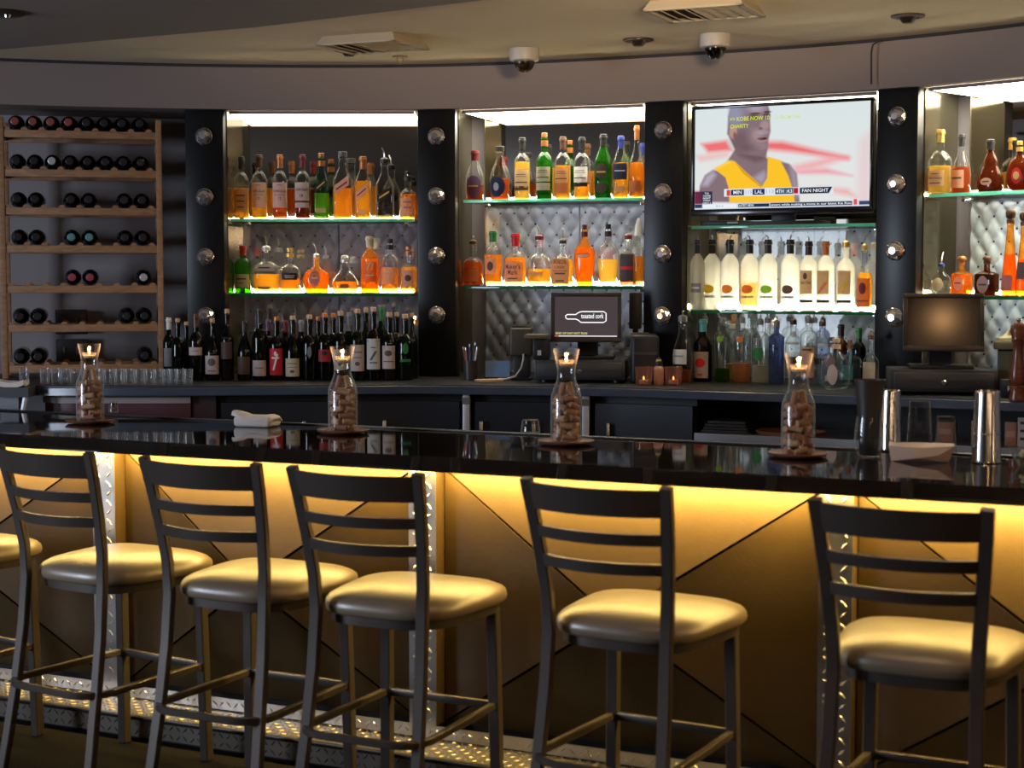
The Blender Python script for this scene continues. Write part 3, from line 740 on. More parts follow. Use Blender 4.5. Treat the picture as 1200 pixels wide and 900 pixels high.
row(3, .06, ZBT, [
    (799.5, 370, 23, 'bell', 'clear', 'redbrown', .20, ('pourer', 'steel'), [('band', 'white', .28, .50, 50, ('grey', [('-', .5, .6, .6)]))], 'bell-shaped bottle with red dregs', -.06),
    (823.5, 374, 21, 'wine', 'purple', 'dark', .6, ('capsule', 'teal'), [('band', 'pale', .06, .48, 56, ('wax', [('o', .40, .75, .62), ('-', .1, .16, .3)]))], 'dark red bottle with teal capsule'),
    (846, 372, 18.5, 'cylinder', 'clear', 'green', .22, ('pourer', 'steel'), [('oval', 'lime', .62, .72, 26)], 'clear bottle with green liquid and apple dot'),
    (869, 372, 21, 'cylinder', 'clear', 'peach', .32, ('pourer', 'steel'), [('oval', 'orange', .62, .72, 24)], 'clear bottle with peach liquid and orange dot'),
    (890.5, 374, 20, 'cylinder', 'clear', 'cream', .30, ('pourer', 'steel'), [('oval', 'green', .36, .56, 40)], 'clear bottle with cream liquid'),
    (909.5, 376, 18, 'cylinder', 'blue', 'water', .3, ('pourer', 'steel'), [('oval', 'navy', .62, .72, 26)], 'blue glass bottle with dark dot'),
    (947.5, 372, 20, 'cylinder', 'clear', 'water', .6, ('pourer', 'steel'), [('band', 'peach', .10, .56, 54, ('umber', [('-', .88, .94, .6)]))], 'clear bottle with tall peach label', .12),
    (974, 395, 27, 'medic', 'aqua', 'water', .55, ('cork', 'brown'), [('oval', 'mauve', .36, .66, 26), ('band', 'cream', .10, .22, 22)], 'squat square bottle with round mauve label'),
    (995.5, 398, 25, 'medic', 'aqua', 'water', .5, ('cork', 'copper'), [('band', 'teal', .12, .44, 28)], 'squat square bottle with teal label', .15),
    (1020, 392, 19, 'squat', 'clear', 'water', .4, ('pourer', 'brown'), [('band', 'cream', .1, .5, 50)], 'clear bottle with cream label by black pillar', -.07),
], 'counter below television', 'front row of bottles on the counter below the television')
row(3, .23, ZBT, [
    (826, 371, 16, 'tall', 'clear', 'water', .3, ('pourer', 'steel'), [], 'clear bottle with silver spout'),
    (842, 371, 16, 'tall', 'clear', None, .3, ('pourer', 'steel'), [], 'empty clear bottle with spout'),
    (858, 380, 18, 'tall', 'clear', 'gold', .3, ('screw', 'white'), [], 'clear bottle with white cap'),
    (879, 366, 17, 'tall', 'clear', 'water', .4, ('pourer', 'grey'), [], 'tall clear bottle with grey collar'),
    (899, 372, 18, 'tall', 'clear', None, .4, ('pourer', 'steel'), [], 'empty clear bottle with spout'),
    (929, 374, 19, 'tall', 'clear', 'water', .5, ('pourer', 'brown'), [('band', 'white', .60, .64, 60), ('band', 'darkgrey', .3, .4, 56)], 'clear bottle with white and grey bands'),
    (963, 376, 19, 'tall', 'clear', 'water', .5, ('pourer', 'brown'), [('band', 'white', .60, .64, 60), ('band', 'black', .3, .4, 56)], 'clear bottle with white and black bands'),
    (985, 380, 18, 'whisky', 'brown', 'dark', .5, ('capsule', 'black'), [], 'brown bottle with black capsule'),
    (1006, 384, 17, 'whisky', 'darkgreen', 'dark', .5, ('capsule', 'green'), [], 'dark green bottle with green capsule'),
], 'counter below television, back row', 'back row of bottles on the counter below the television')
row(4, .17, SH[4][0] + .0005, [
    (1101, 152.5, 27, 'squat', 'clear', 'gold', .44, ('capsule', 'gold'), [('band', 'tan', .12, .36, 48, ('umber', [('Hennessy', .4, .65, .8), ('-', .75, .8, .4), ('-', .15, .22, .6)]))], 'broad cognac with tan label and gold capsule', .10),
    (1126, 158, 22, 'long', 'clear', 'redbrown', .46, ('capsule', 'black'), [('band', 'peach', .10, .40, 50, ('umber', [('-', .5, .6, .7)]))], 'cognac with peach label and black capsule'),
    (1160, 164, 33, 'xo', 'brown', 'redbrown', .5, ('capsule', 'black'), [('oval', 'peach', .14, .28, 26, ('umber', [('-', .4, .6, .6)]))], 'dark waisted cognac with peach oval label'),
    (1194, 166, 33, 'disc', 'brown', 'orange', .6, ('cork', 'gold'), [('oval', 'wax', .16, .48, 24, ('gold', [('o', .25, .75, .6)]))], 'round flat cognac with red medallion'),
], 'top shelf, fourth bay', 'bottles on the top shelf of the fourth bay')
row(4, .16, SH[4][1] + .0005, [
    (1102.5, 309, 25, 'ball', 'clear', 'water', .5, ('pourer', 'blue'), [('oval', 'cream', .12, .56, 34, ('gold', [('-', .5, .56, .7)]))], 'clear ball-shaped tequila with blue collar'),
    (1126.5, 300, 24, 'medic', 'amberglass', 'amber', .62, ('ball', 'copper'), [('oval', 'peach', .12, .48, 28, ('umber', [('-', .5, .58, .7)]))], 'amber tequila with round peach label'),
    (1156, 300, 27, 'medic', 'brown', 'dark', .62, ('ball', 'brown'), [('oval', 'pink', .06, .50, 30, ('umber', [('-', .45, .55, .7)]))], 'dark brown tequila with round pink label'),
    (1182.5, 245, 18, 'cone', 'amberglass', 'orange', .55, ('ball', 'brown'), [('band', 'mauve', .06, .24, 52)], 'tall tapering amber tequila'),
    (1199, 248, 18, 'cone', 'amberglass', 'orange', .5, ('ball', 'brown'), [('band', 'darkgrey', .2, .40, 46)], 'tapering tequila cut by frame edge'),
], 'lower shelf, fourth bay', 'bottles on the lower shelf of the fourth bay')
# ---- wine bottles standing on the counter
W = 'wine bottle'
BL = ('darkgrey', [('-', .7, .74, .6), ('-', .5, .53, .5), ('o', .2, .36, .3)])
row(1, -.27, ZBT, [
    (230.5, 368, 17.5, 'wine', 'wine', None, 0, ('capsule', 'brown'), [('band', 'pale', .38, .50, 60, dk((.5, .5)))], W + ' with narrow pale band'),
    (249.5, 373, 18, 'burgundy', 'wine', None, 0, ('cork', 'cork'), [('band', 'pale', .10, .40, 60, ('darkgrey', [('o', .45, .85, .5), ('-', .15, .2, .5)]))], W + ' with sketched picture label'),
    (266.8, 362, 15, 'wine', 'wine', None, 0, ('cork', 'cork'), [('band', 'umber', .30, .60, 60)], W + ' with plain brown label'),
    (287, 376, 17, 'burgundy', 'wine', None, 0, ('capsule', 'black'), [('band', 'umber', .10, .40, 60)], W + ' with dark label low down'),
    (305, 362, 18, 'wine', 'darkgreen', None, 0, ('capsule', 'black'), [('band', 'pale', .06, .28, 60, ('darkgrey', [('-', .5, .55, .6)]))], W + ' with small white label'),
    (324.5, 371, 17.5, 'wine', 'wine', None, 0, ('cork', 'copper'), [('band', 'wax', .08, .50, 58, ('white', [('/', .2, .8, .4), ('-', .62, .68, .5), ('o', .72, .9, .18)]))], W + ' with bright red label'),
    (343.5, 370, 18.5, 'burgundy', 'wine', None, 0, ('cork', 'cork'), [('band', 'cream', .06, .34, 60, BL)], W + ' with cream label and cork'),
    (363, 369, 18, 'wine', 'wine', None, 0, ('cork', 'cork'), [('oval', 'grey', .35, .52, 16)], W + ' with embossed grey emblem'),
    (381, 367, 17.5, 'wine', 'wine', None, 0, ('cork', 'orange'), [('band', 'red', .28, .46, 52, ('black', [('o', .5, .9, .4)]))], W + ' with small red label'),
    (399.5, 365, 17.5, 'wine', 'wine', None, 0, ('cork', 'cork'), [('band', 'cream', .15, .45, 58, BL)], W + ' with cream label behind the carafe'),
    (419.5, 362, 18, 'wine', 'darkgreen', None, 0, ('cork', 'cork'), [('band', 'pale', .13, .50, 60, BL)], W + ' with tall pale label'),
    (438, 360, 17.5, 'wine', 'wine', None, 0, ('cork', 'pink'), [('band', 'white', .15, .57, 60, ('darkgrey', [('-', .7, .73, .3), ('/', .3, .6, .5), ('-', .2, .24, .5)]))], W + ' with tall white drawn label'),
    (456.5, 366, 17.5, 'wine', 'wine', None, 0, ('cork', 'cork'), [('band', 'pale', .17, .51, 58, ('umber', [('o', .55, .8, .5), ('-', .3, .34, .7)]))], W + ' with white label and bird picture'),
    (475, 368, 19, 'wine', 'darkgreen', None, 0, ('cork', 'cork'), [('oval', 'green', .40, .56, 22), ('band', 'green', .28, .32, 40)], W + ' of green glass beside black pillar'),
], 'counter, first bay', 'front row of wine bottles on the counter', 'wine_bottle')
row(1, -.15, ZBT, [
    (198.5, 372, 14, 'wine', 'darkgreen', None, 0, ('capsule', 'white'), [('band', 'grey', .2, .5, 50)], W + ' with white capsule by rack'),
    (209, 373, 15, 'wine', 'wine', None, 0, ('cork', 'cork'), [], W + ' unlabelled, by the rack', -.24),
    (219, 377, 14, 'burgundy', 'wine', None, 0, ('cork', 'cork'), [], W + ' corked, by the pillar'),
    (314.5, 374, 15, 'wine', 'wine', None, 0, ('capsule', 'purple'), [], W + ' with purple capsule'),
    (335, 376, 15, 'wine', 'wine', None, 0, ('capsule', 'maroon'), [], W + ' with maroon capsule'),
    (353.5, 375, 15, 'wine', 'wine', None, 0, ('capsule', 'grey'), [], W + ' with grey capsule'),
    (373, 371, 15, 'wine', 'darkgreen', None, 0, ('cork', 'copper'), [], W + ' with copper cork'),
    (391, 367, 15, 'wine', 'wine', None, 0, ('cork', 'orange'), [], W + ' with orange cork'),
    (409.5, 366, 15, 'wine', 'darkgreen', None, 0, ('capsule', 'grey'), [('neck' and 'band', 'grey', .72, .80, 60)], W + ' with grey neck'),
    (429, 361, 15, 'wine', 'darkgreen', None, 0, ('cork', 'cork'), [], W + ' of dark green glass'),
    (447, 359, 15, 'wine', 'darkgreen', None, 0, ('capsule', 'green'), [], W + ' with pale green capsule'),
    (465, 366, 15, 'wine', 'darkgreen', None, 0, ('cork', 'cork'), [], W + ' corked, of dark green glass'),
    (483, 367, 13, 'wine', 'darkgreen', None, 0, ('cork', 'cork'), [], W + ' at the pillar end'),
], 'counter, first bay, rear row', 'rear row of wine bottles on the counter', 'wine_bottle')
# round corked flask and the box behind the wines
b3 = BAY[3]; p = b3.at(979, -.17, ZBT)
make_bottle('round_flask', 'round clear flask with cork stopper standing before the bottle row near right register', p, b3.ang, 34 / 2 * depth(p) / F, 60 * depth(p) / F, 'ball', 'clear', None, 0, ('cork', 'cork'), [('oval', 'pale', .1, .5, 22)], cat='flask')
# ================================================================== back counter
CE = [at_z(x, y, ZB) for x, y in ((-260, 449), (-80, 450), (22, 451), (60, 453), (200, 453), (480, 450.5), (700, 453), (960, 461), (1200, 470), (1330, 476))]
CE = [Vector((p.x, p.y)) for p in CE]
def cpt(px):
    """front edge of the counter in photo column px"""
    a = (px - 600) / F
    best = None
    for p, q in zip(CE, CE[1:]):
        f0, f1 = p.x - a * (p.y * CT - (ZB - H) * ST), q.x - a * (q.y * CT - (ZB - H) * ST)
        if f0 <= 0 <= f1: return p + (q - p) * (f0 / (f0 - f1))
    return CE[0] if px < 0 else CE[-1]
back = [p for p in offset_line(LINE, .43)]
back = [p for p in back if -3.2 < p.x < 2.6 and p.y > 5.4]
t = thing('back_counter', 'long dark curved back counter carrying the bottles and registers', 'counter')
mb = MB(); mb.prism([(p.x, p.y) for p in CE] + [(p.x, p.y) for p in reversed(back)], ZB - .04, ZB)
top_m = pbr('counter_laminate', (.016, .016, .018), .42, spec=.35)
mb.build('worktop', top_m, t)
fe = offset_line(CE, -.004)
mb = MB(); mb.sweep([(p.x, p.y, ZB - .022) for p in fe], rect(.012, .036, .5)); mb.build('edge_trim', pbr('counter_edge', (.055, .072, .105), .25), t)
# ribbed rubber bar mat under the wine bottles
def run(px0, px1, d0, d1, n=8):
    a = [cpt(px0 + (px1 - px0) * k / n) for k in range(n + 1)]
    f, b = offset_line(a, d0), offset_line(a, d1)
    return f, b
def bank(name, label, cat, px0, px1, front, deep, z0, z1, m, group=None):
    f, b = run(px0, px1, front, deep)
    t = thing(name, label, cat, group=group)
    mb = MB(); mb.prism([(p.x, p.y) for p in f] + [(p.x, p.y) for p in reversed(b)], z0, z1); mb.build('body', m, t)
    return t, f
maroon = pbr('maroon_panel', (.090, .030, .042), .45)
t, f = bank('storage_cabinet', 'maroon panelled cabinet under the back counter beneath the wine rack', 'cabinet', 40, 222, .06, .55, .02, ZB - .045, maroon, 'cabinets under the back counter')
mb = MB(); g = offset_line(f, -.006); mb.sweep([(p.x, p.y, ZB - .062) for p in g], rect(.012, .026)); mb.build('pale_rail', pbr('pale_rail', (.33, .28, .26), .5), t)
t, f = bank('storage_cabinet', 'narrow dark maroon cabinet beneath the leftmost standing wine bottles', 'cabinet', 224, 252, .07, .55, .02, ZB - .045, pbr('maroon_dark', (.045, .022, .03), .5), 'cabinets under the back counter')
def cooler(px0, px1, label, doors):
    t, f = bank('bar_cooler', label, 'cooler', px0, px1, .10, .58, .02, ZB - .045, BLACKP, 'coolers under the back counter')
    n = len(doors) - 1
    for a, b in zip(doors, doors[1:]):
        df, db = run(a, b, .06, .098)
        mb = MB(); mb.prism([(p.x, p.y) for p in df] + [(p.x, p.y) for p in reversed(db)], .10, ZB - .075)
        d = mb.build('door', pbr('cooler_door', (.020, .026, .038), .35, spec=.4, noise=(9, .25)), t)
        h = df[1]
        mb = MB(); mb.box((h.x, h.y - .02, .95), (.015, .02, .12), bev=.004); mb.build('handle', STEEL, d)
    return t
cooler(255, 537, 'dark cooler under the back counter behind the napkins and second carafe', [258, 345, 440, 535])
cooler(551, 679, 'black cooler between the two steel posts under the back counter', [553, 615, 677])
cooler(691, 808, 'navy cooler left of the open steel shelf under the back counter', [693, 806])
for px, lb in ((544, 'thin steel post under the counter below the black pillar with pens'), (685, 'thin steel post under the counter behind the third carafe')):
    p = cpt(px); q = cpt(px + 5)
    t = thing('steel_post', lb, 'post', (p.x, p.y, 0), math.atan2(q.y - p.y, q.x - p.x), 'steel posts under the counter')
    mb = MB(); mb.box((0, .055, (ZB - .042) / 2), (.030, .03, ZB - .044), bev=.002); mb.build('post_bar', pbr('post_steel', (.60, .62, .68), .4, .4), t)
    mb = MB(); mb.box((0, .039, ZB - .07), (.034, .004, .03)); mb.build('end_plate', STEEL, t)
# open recess on the right with a steel shelf
t, f = bank('cabinet_back', 'black recess back under the right half of the back counter', 'cabinet', 809, 1320, .45, .50, .02, ZB - .045, BLACKP)
zsh = .985
sf, sb = run(811, 1325, .03, .42, 14)
t = thing('steel_shelf', 'long stainless shelf in the recess under the right half of the counter', 'shelf')
mb = MB(); mb.prism([(p.x, p.y) for p in sf] + [(p.x, p.y) for p in reversed(sb)], zsh - .035, zsh); mb.build('shelf_body', pbr('shelf_steel', (.42, .43, .45), .35, .8), t)
for px in (815, 1320):
    p = offset_line([cpt(px), cpt(px + 6)], .06)[0]
    mb = MB(); mb.lathe([(0, 0), (.015, 0), (.015, zsh - .036), (0, zsh - .036)], 10, c=(p.x, p.y, 0)); mb.build('leg', STEEL, t)
def on_shelf(px, d): return offset_line([cpt(px), cpt(px + 6)], d)[0], math.atan2((cpt(px + 6) - cpt(px)).y, (cpt(px + 6) - cpt(px)).x)
p, a = on_shelf(846, .16)
t = thing('bar_mat', 'stack of black rubber bar mats on the steel shelf left of the carafe', 'mat', (p.x, p.y, zsh), a)
for k in range(4):
    mb = MB(); mb.box((random.uniform(-.01, .01), 0, .006 + k * .0125), (.20 - k * .012, .18, .0118), bev=.003); mb.build('mat_layer', pbr('rubber', (.012, .012, .013), .6, bump=(300, .4)), t)
p, a = on_shelf(915, .15)
t = thing('serving_tray', 'flat copper-brown tray lying on the steel shelf behind the rightmost carafe', 'tray', (p.x, p.y, zsh), a)
mb = MB(); mb.lathe([(0, .002), (.085, .002), (.105, .0), (.115, .014), (.118, .014), (.108, -.0005), (.08, 0), (0, 0)], 28, sx=1.25, ds=.9); mb.build('tray_dish', pbr('copper_brown', (.30, .13, .06), .4), t)
for px, w_, h_, lb in ((1099, 19, 26, 'small copper-coloured carton on the steel shelf right of the glass tumbler'), (1136, 12, 27, 'copper-coloured carton on the steel shelf just left of the tall tin'), (1177, 14, 28, 'brown carton on the steel shelf just right of the tall tin')):
    p, a = on_shelf(px, .14); s = depth(Vector((p.x, p.y, 1))) / F
    t = thing('carton', lb, 'box', (p.x, p.y, zsh), a, 'cartons on the steel shelf')
    mb = MB(); mb.box((0, 0, h_ * s / 2 + .0005), (w_ * s, .06, h_ * s), bev=.002); mb.build('carton_body', pbr('carton', (.36, .17, .11), .6), t)
    mb = MB(); mb.box((0, -.0305, h_ * s * .5), (w_ * s * .7, .001, h_ * s * .25)); mb.build('carton_label', pbr('carton_light', (.5, .28, .2), .6), t)
p, a = on_shelf(1196, .10); s = depth(Vector((p.x, p.y, 1))) / F
t = thing('printed_card', 'small grey printed card standing on the steel shelf at the frame edge', 'card', (p.x, p.y, zsh), a)
mb = MB(); mb.box((0, 0, .055), (.07, .004, .11)); mb.build('card_sheet', pbr('card_grey', (.45, .42, .40), .6), t)
mb = MB()
for k in range(3): mb.box((0, -.0025, .03 + k * .03), (.05, .001, .010))
mb.build('print', DARKINK, t)

# side counter at the far left
p = at_z(33, 454.3, ZB); q = at_z(-3, 454.3, ZB)
t = thing('service_counter', 'dark service counter end at the left with pale napkins on it', 'counter')
mb = MB(); mb.prism([(q.x, q.y), (p.x, p.y), (p.x + .0, p.y + .105), (q.x, q.y + .105)], ZB - .04, ZB + .0); mb.build('worktop', pbr('service_top', (.06, .06, .068), .4), t)
mb = MB(); mb.prism([(q.x, q.y + .03), (p.x - .05, p.y + .03), (p.x - .05, p.y + .10), (q.x, q.y + .10)], .0, ZB - .041); mb.build('cabinet_body', pbr('service_grey', (.20, .21, .24), .5), t)
mb = MB(); mb.tube([(p.x - .020, p.y + .03, ZB - .041), (p.x - .04, p.y + .015, 1.0), (p.x - .04, p.y + .015, 0)], .012, 8); mb.build('leg', pbr('post_steel', (.60, .62, .68), .4, .4), t)
pn = at_z(2, 451, ZB + .0)
def napkin_sheet(w, d, h, seed, curl):
    rnd = random.Random(seed); mb = MB(); nx, ny = 12, 8; vs = []
    for j in range(ny + 1):
        r_ = []
        for i in range(nx + 1):
            u, v = i / nx - .5, j / ny - .5
            z = h + curl * ((abs(u) * 2) ** 4) * .8 + .004 * math.sin(7 * u + seed) * math.cos(5 * v)
            r_.append((u * w, v * d, z))
        vs.append(r_)
    top = [[mb.v(q) for q in r] for r in vs]; bot = [[mb.v((x, y, max(.0006, z - h))) for x, y, z in r] for r in vs]
    for j in range(ny):
        for i in range(nx):
            mb.face([top[j][i], top[j][i + 1], top[j + 1][i + 1], top[j + 1][i]]); mb.face([bot[j][i], bot[j + 1][i], bot[j + 1][i + 1], bot[j][i + 1]])
    for i in range(nx):
        mb.face([bot[0][i], bot[0][i + 1], top[0][i + 1], top[0][i]]); mb.face([top[ny][i], top[ny][i + 1], bot[ny][i + 1], bot[ny][i]])
    for j in range(ny):
        mb.face([top[j][0], top[j + 1][0], bot[j + 1][0], bot[j][0]]); mb.face([bot[j][nx], bot[j + 1][nx], top[j + 1][nx], top[j][nx]])
    return mb
linen = pbr('linen', (.70, .63, .58), .8, bump=(400, .15))
pn = (p + q) / 2 + Vector((-.02, .053, 0))
o = napkin_sheet(.12, .085, .022, 1, .008).build('napkin_stack', linen, loc=(pn.x, pn.y, ZB + .0003)); tag(o, 'pale folded napkins on the service counter at the far left', 'napkin')

# ================================================================== wine rack
b0 = BAY[0]
pine = wood('pine', (.30, .155, .075), (.46, .26, .14), 10)
RY = [158, 203.5, 248, 292, 339, 384.5, 431.5]
def zr(y): return z_on(b0, 95, y, .02)
urt = b0.p.lerp(b0.q, 0)  # unused anchor
pr = b0.at(187, .02, 1.9); plft = b0.at(2.5, .02, 1.9)
uR = (Vector((pr.x, pr.y)) - b0.p).dot(b0.t); uL = (Vector((plft.x, plft.y)) - b0.p).dot(b0.t)
t = thing('wine_rack', 'pine wine rack with seven rails of dark bottles left of the pillars', 'wine rack', (b0.p.x, b0.p.y, 0), b0.ang)
ztop, zbot = z_on(b0, 187, 141, .02), ZB + .0005
for u in (uL, uR):
    for y in (.02, .30):
        mb = MB(); mb.box((u, y, (ztop + zbot) / 2), (.026, .03, ztop - zbot), bev=.003); mb.build('post', pine, t)
    for k in range(7):
        mb = MB(); mb.box((u, .16, zr(RY[k])), (.018, .25, .026), bev=.002); mb.build('side_rail', pine, t)
pitch = None
ROWS = [[(17, 0), (37, 0), (59, 0), (80, 0), (101, 1), (121.5, 1), (143, 1), (164, 1)], [(17.5, 1), (40, 1), (60, 2), (82, 1), (103, 1), (123.5, 1), (145, 1), (165.5, 1)],
        [(20, 1), (41.5, 1), (83, 1), (104, 1), (146, 1), (166.5, 1)], [(21, 1), (41.5, 1), (84.5, 3), (105, 3), (147, 1), (167, 1)],
        [(85.5, 4), (106, 4), (168.5, 2)], [(25, 1), (47, 1), (150, 1), (170, 1)], [(26, 1), (47, 1), (170, 1)]]
ROFF = [0, 1.5, 2.7, 3.6, 4.5, 5.6, 6.2]
for k in range(7):
    z = zr(RY[k])
    us = sorted([(lambda v: (Vector((v.x, v.y)) - b0.p).dot(b0.t))(b0.at(px, .02, z + .04)) for px, _ in ROWS[k]])
    for y in (.02, .29):
        mb = MB(); mb.box(((uL + uR) / 2, y, z), (uR - uL + .02, .020, .034), bev=.003)
        # raised cradle bumps between the bottle places
        for n in range(9):
            uc = (b0.at(6.95 + ROFF[k] + 20.9 * n, .02, z + .05).xy - b0.p).dot(b0.t)
            pts = [(uc + .0145 * math.cos(PI * q / 8), .013 * math.sin(PI * q / 8)) for q in range(9)]
            a = [mb.v((x, y - .008, z + .017 + h)) for x, h in pts]; c = [mb.v((x, y + .008, z + .017 + h)) for x, h in pts]
            for q in range(8): mb.face([a[q], a[q + 1], c[q + 1], c[q]])
            mb.face(a); mb.face(c[::-1])
        mb.build('shelf_rail', pine, t)
# one bottle lying with its neck outwards, then copies
caps = [pbr('foil_rose', (.35, .10, .08), .4, .3), pbr('foil_black', (.02, .02, .024), .4, .2), pbr('foil_silver', (.55, .58, .6), .35, .3), pbr('foil_teal', (.14, .36, .38), .4, .3), pbr('foil_pink', (.42, .08, .12), .4, .3)]
capn = ['rose', 'black', 'silver', 'teal', 'pink']
rownames = ['top row', 'second row', 'third row', 'fourth row', 'fifth row', 'sixth row', 'bottom row']
def lying(ci):
    p, ds, prof = SHAPES['wine']
    t = thing('cellared_bottle', 'x', 'bottle')
    mb = MB(); mb.lathe([(r * .0366, z * .295) for r, z in prof], 24)
    for v in mb.bm.verts: v.co = Vector((v.co.x, .26 - v.co.z, v.co.y + .0))
    mb.build('glass_body', pbr('cellar_glass', (.010, .011, .013), .16, spec=.5), t)
    mb = MB(); mb.lathe([(.0148, .225), (.0152, .226), (.0152, .278), (.0175, .279), (.0175, .290), (.0155, .291), (.0155, .2965), (0, .2975)], 18)
    for v in mb.bm.verts: v.co = Vector((v.co.x, .26 - v.co.z, v.co.y))
    mb.build('capsule', caps[ci], t)
    return t
protos = {}
for k, rw in enumerate(ROWS):
    z = zr(RY[k])
    for i, (px, ci) in enumerate(rw):
        if ci not in protos: o = protos[ci] = lying(ci)
        else: o = copy_tree(protos[ci])
        sl_ = round((px - 17.4 - ROFF[k]) / 20.9); g = b0.at(17.4 + ROFF[k] + 20.9 * sl_, .02, z + .05); u = (Vector((g.x, g.y)) - b0.p).dot(b0.t)
        loc = b0.w(u, .035, z + .017 + .0369)
        o.location = loc; o.rotation_euler = (0, 0, b0.ang)
        tag(o, f'dark wine bottle with {capn[ci]} capsule lying {ORD[i]}{" from left" if i else ""} on the wine rack {rownames[k]}', 'bottle', 'wine bottles lying in the pine rack')
# dark wall plates seen through the rack
plate = pbr('wall_plate', (.022, .021, .026), .5)
for (x0, y0, x1, y1, lb) in ((65, 363, 103, 392, 'dark wall plate behind the sixth row of the wine rack'), (66, 398, 104, 425, 'dark switch plate behind the bottom row of the wine rack')):
    zz0, zz1 = z_on(b0, 85, y1, .40), z_on(b0, 85, y0, .40)
    g0, g1 = b0.at(x0, .44, zz0), b0.at(x1, .44, zz0)
    w_ = (g1 - g0).length; m_ = (g0 + g1) / 2
    t = thing('wall_plate', lb, 'switch plate', (m_.x, m_.y, (zz0 + zz1) / 2), b0.ang)
    mb = MB(); mb.box((0, .004, 0), (w_, .016, zz1 - zz0), bev=.004); mb.build('plate_body', plate, t)
    for sx in (-.25, .15):
        mb = MB(); mb.box((sx * w_, -.0065, 0), (.010, .008, .035), bev=.002); mb.build('switch', pbr('switch_grey', (.16, .16, .18), .4), t)
# ---- row of tumblers on the counter under the rack
def tumbler(r0=.0195, r1=.0226, h=.066):
    t = thing('tumbler', 'x', 'glass')
    mb = MB(); mb.lathe([(0, 0), (r0 * .96, 0), (r0, .003), (r1, h), (r1 - .0018, h), (r0 - .002, .010), (0, .009)], 18); mb.build('glass_wall', TUMB, t)
    return t
tp = None
n = 0
for px in (14, 27, 40, 53, 66, 79, 92, 105, 118, 131, 143, 155, 167, 178, 189, 199, 209, 218):
    a = (px - 600) / F
    c = offset_line([cpt(px), cpt(px + 8)], .12)[0]
    loc = Vector((c.x, c.y, ZB + .0005))
    if tp is None: o = tp = tumbler()
    else: o = copy_tree(tp)
    o.location = loc
    tag(o, f'short clear tumbler in the row below the wine rack, {ORD[n]}{" from left" if n else ""}', 'glass', 'tumblers in a row below the wine rack'); n += 1

# ================================================================== television
tl, tr_, br_, bl_ = (814, 130), (1019.5, 117.5), (1019.5, 241), (814, 245.5)
d3 = b3.w(b3.L / 2 + .015, 0, 2)
TVB = Bay(P[4] + BAY[3].n * -.02, P[5] + BAY[3].n * -.02)
cx = (P[4] + P[5]) / 2
zt = z_on(b3, 917, 123.5, .05); zb = z_on(b3, 917, 243.5, .05)
uA = (b3.at(814.5, .05, 2.1).xy - b3.p).dot(b3.t); uB = (b3.at(1020, .05, 2.1).xy - b3.p).dot(b3.t)
TW, TH = uB - uA, zt - zb
pc = b3.w((uA + uB) / 2, .05, (zt + zb) / 2)
t = thing('television', 'flat television showing a basketball player in a yellow vest, between two pillars', 'television', pc, b3.ang)
mb = MB()
f_, bz = .014, .028
mb.box((0, .030, 0), (TW + .02, .045, TH + .03), bev=.006)
for (c, d) in (((0, 0, TH / 2 + .007), (TW + .028, .022, .014)), ((0, 0, -TH / 2 - .014), (TW + .028, .022, .028)), ((-TW / 2 - .007, 0, 0), (.014, .022, TH)), ((TW / 2 + .007, 0, 0), (.014, .022, TH))):
    mb.box(c, d, bev=.003)
mb.build('bezel', pbr('gloss_black', (.012, .012, .014), .15), t)
# stand foot resting on the glass shelf
zsf = SH[3][0] + .0005 - pc.z
mb = MB(); mb.box((0, .05, (zsf + (-TH / 2 - .02)) / 2), (.10, .03, abs(zsf + TH / 2 + .02)), bev=.003); mb.box((0, .06, zsf + .008), (.36, .16, .016), bev=.005); mb.build('stand', BLACKP, t)
# picture: a fine grid with one colour per point
NX, NY = 330, 184
U, Vv = np.meshgrid(np.linspace(0, 1, NX), np.linspace(0, 1, NY))     # v from the top
img = np.zeros((NY, NX, 3)); img[:] = (.74, .80, .80)
def S(a): return np.array(srgb(*a))
def blend(mask, col):
    global img
    m = np.clip(mask, 0, 1)[..., None]
    img = img * (1 - m) + np.array(col) * m
def sm(d, w): return np.clip(.5 - d / w, 0, 1)
def ell(cx, cy, rx, ry, soft=.06, rot=0):
    x, y = (U - cx) * 1.75, Vv - cy
    c, s_ = math.cos(rot), math.sin(rot)
    X, Y = (x * c + y * s_) / (rx * 1.75), (-x * s_ + y * c) / ry
    return sm(np.sqrt(X * X + Y * Y) - 1, soft / min(rx, ry) * .5)
def polym(pts, soft=.01):
    inside = np.zeros(U.shape, bool); dmin = np.full(U.shape, 9.)
    n = len(pts)
    for i in range(n):
        (x0, y0), (x1, y1) = pts[i], pts[(i + 1) % n]
        cond = ((y0 > Vv) != (y1 > Vv))
        xi = x0 + (Vv - y0) * (x1 - x0) / ((y1 - y0) or 1e-9)
        inside ^= cond & (U < xi)
        ax, ay = (x1 - x0) * 1.75, y1 - y0
        tt = np.clip(((U - x0) * 1.75 * ax + (Vv - y0) * ay) / (ax * ax + ay * ay + 1e-12), 0, 1)
        dmin = np.minimum(dmin, np.hypot((U - x0) * 1.75 - tt * ax, (Vv - y0) - tt * ay))
    return sm(np.where(inside, -dmin, dmin), soft)
def Q(x, y):   # reading from an enlarged crop of the screen -> (u, v)
    u = (x - 136) / 822; top = 120 - 50 * u; return (u, (y - top) / (460 + 30 * u))
def PL(pts, soft=.012): return polym([Q(*q) for q in pts], soft)
blend(sm(Vv - .35, .9) * .7, S((214, 226, 226))); blend(sm(.55 - Vv, .8) * .6, S((232, 226, 222)))
blend(PL([(165, 275), (290, 258), (315, 305), (200, 315)], .05) * .9, S((240, 92, 96)))
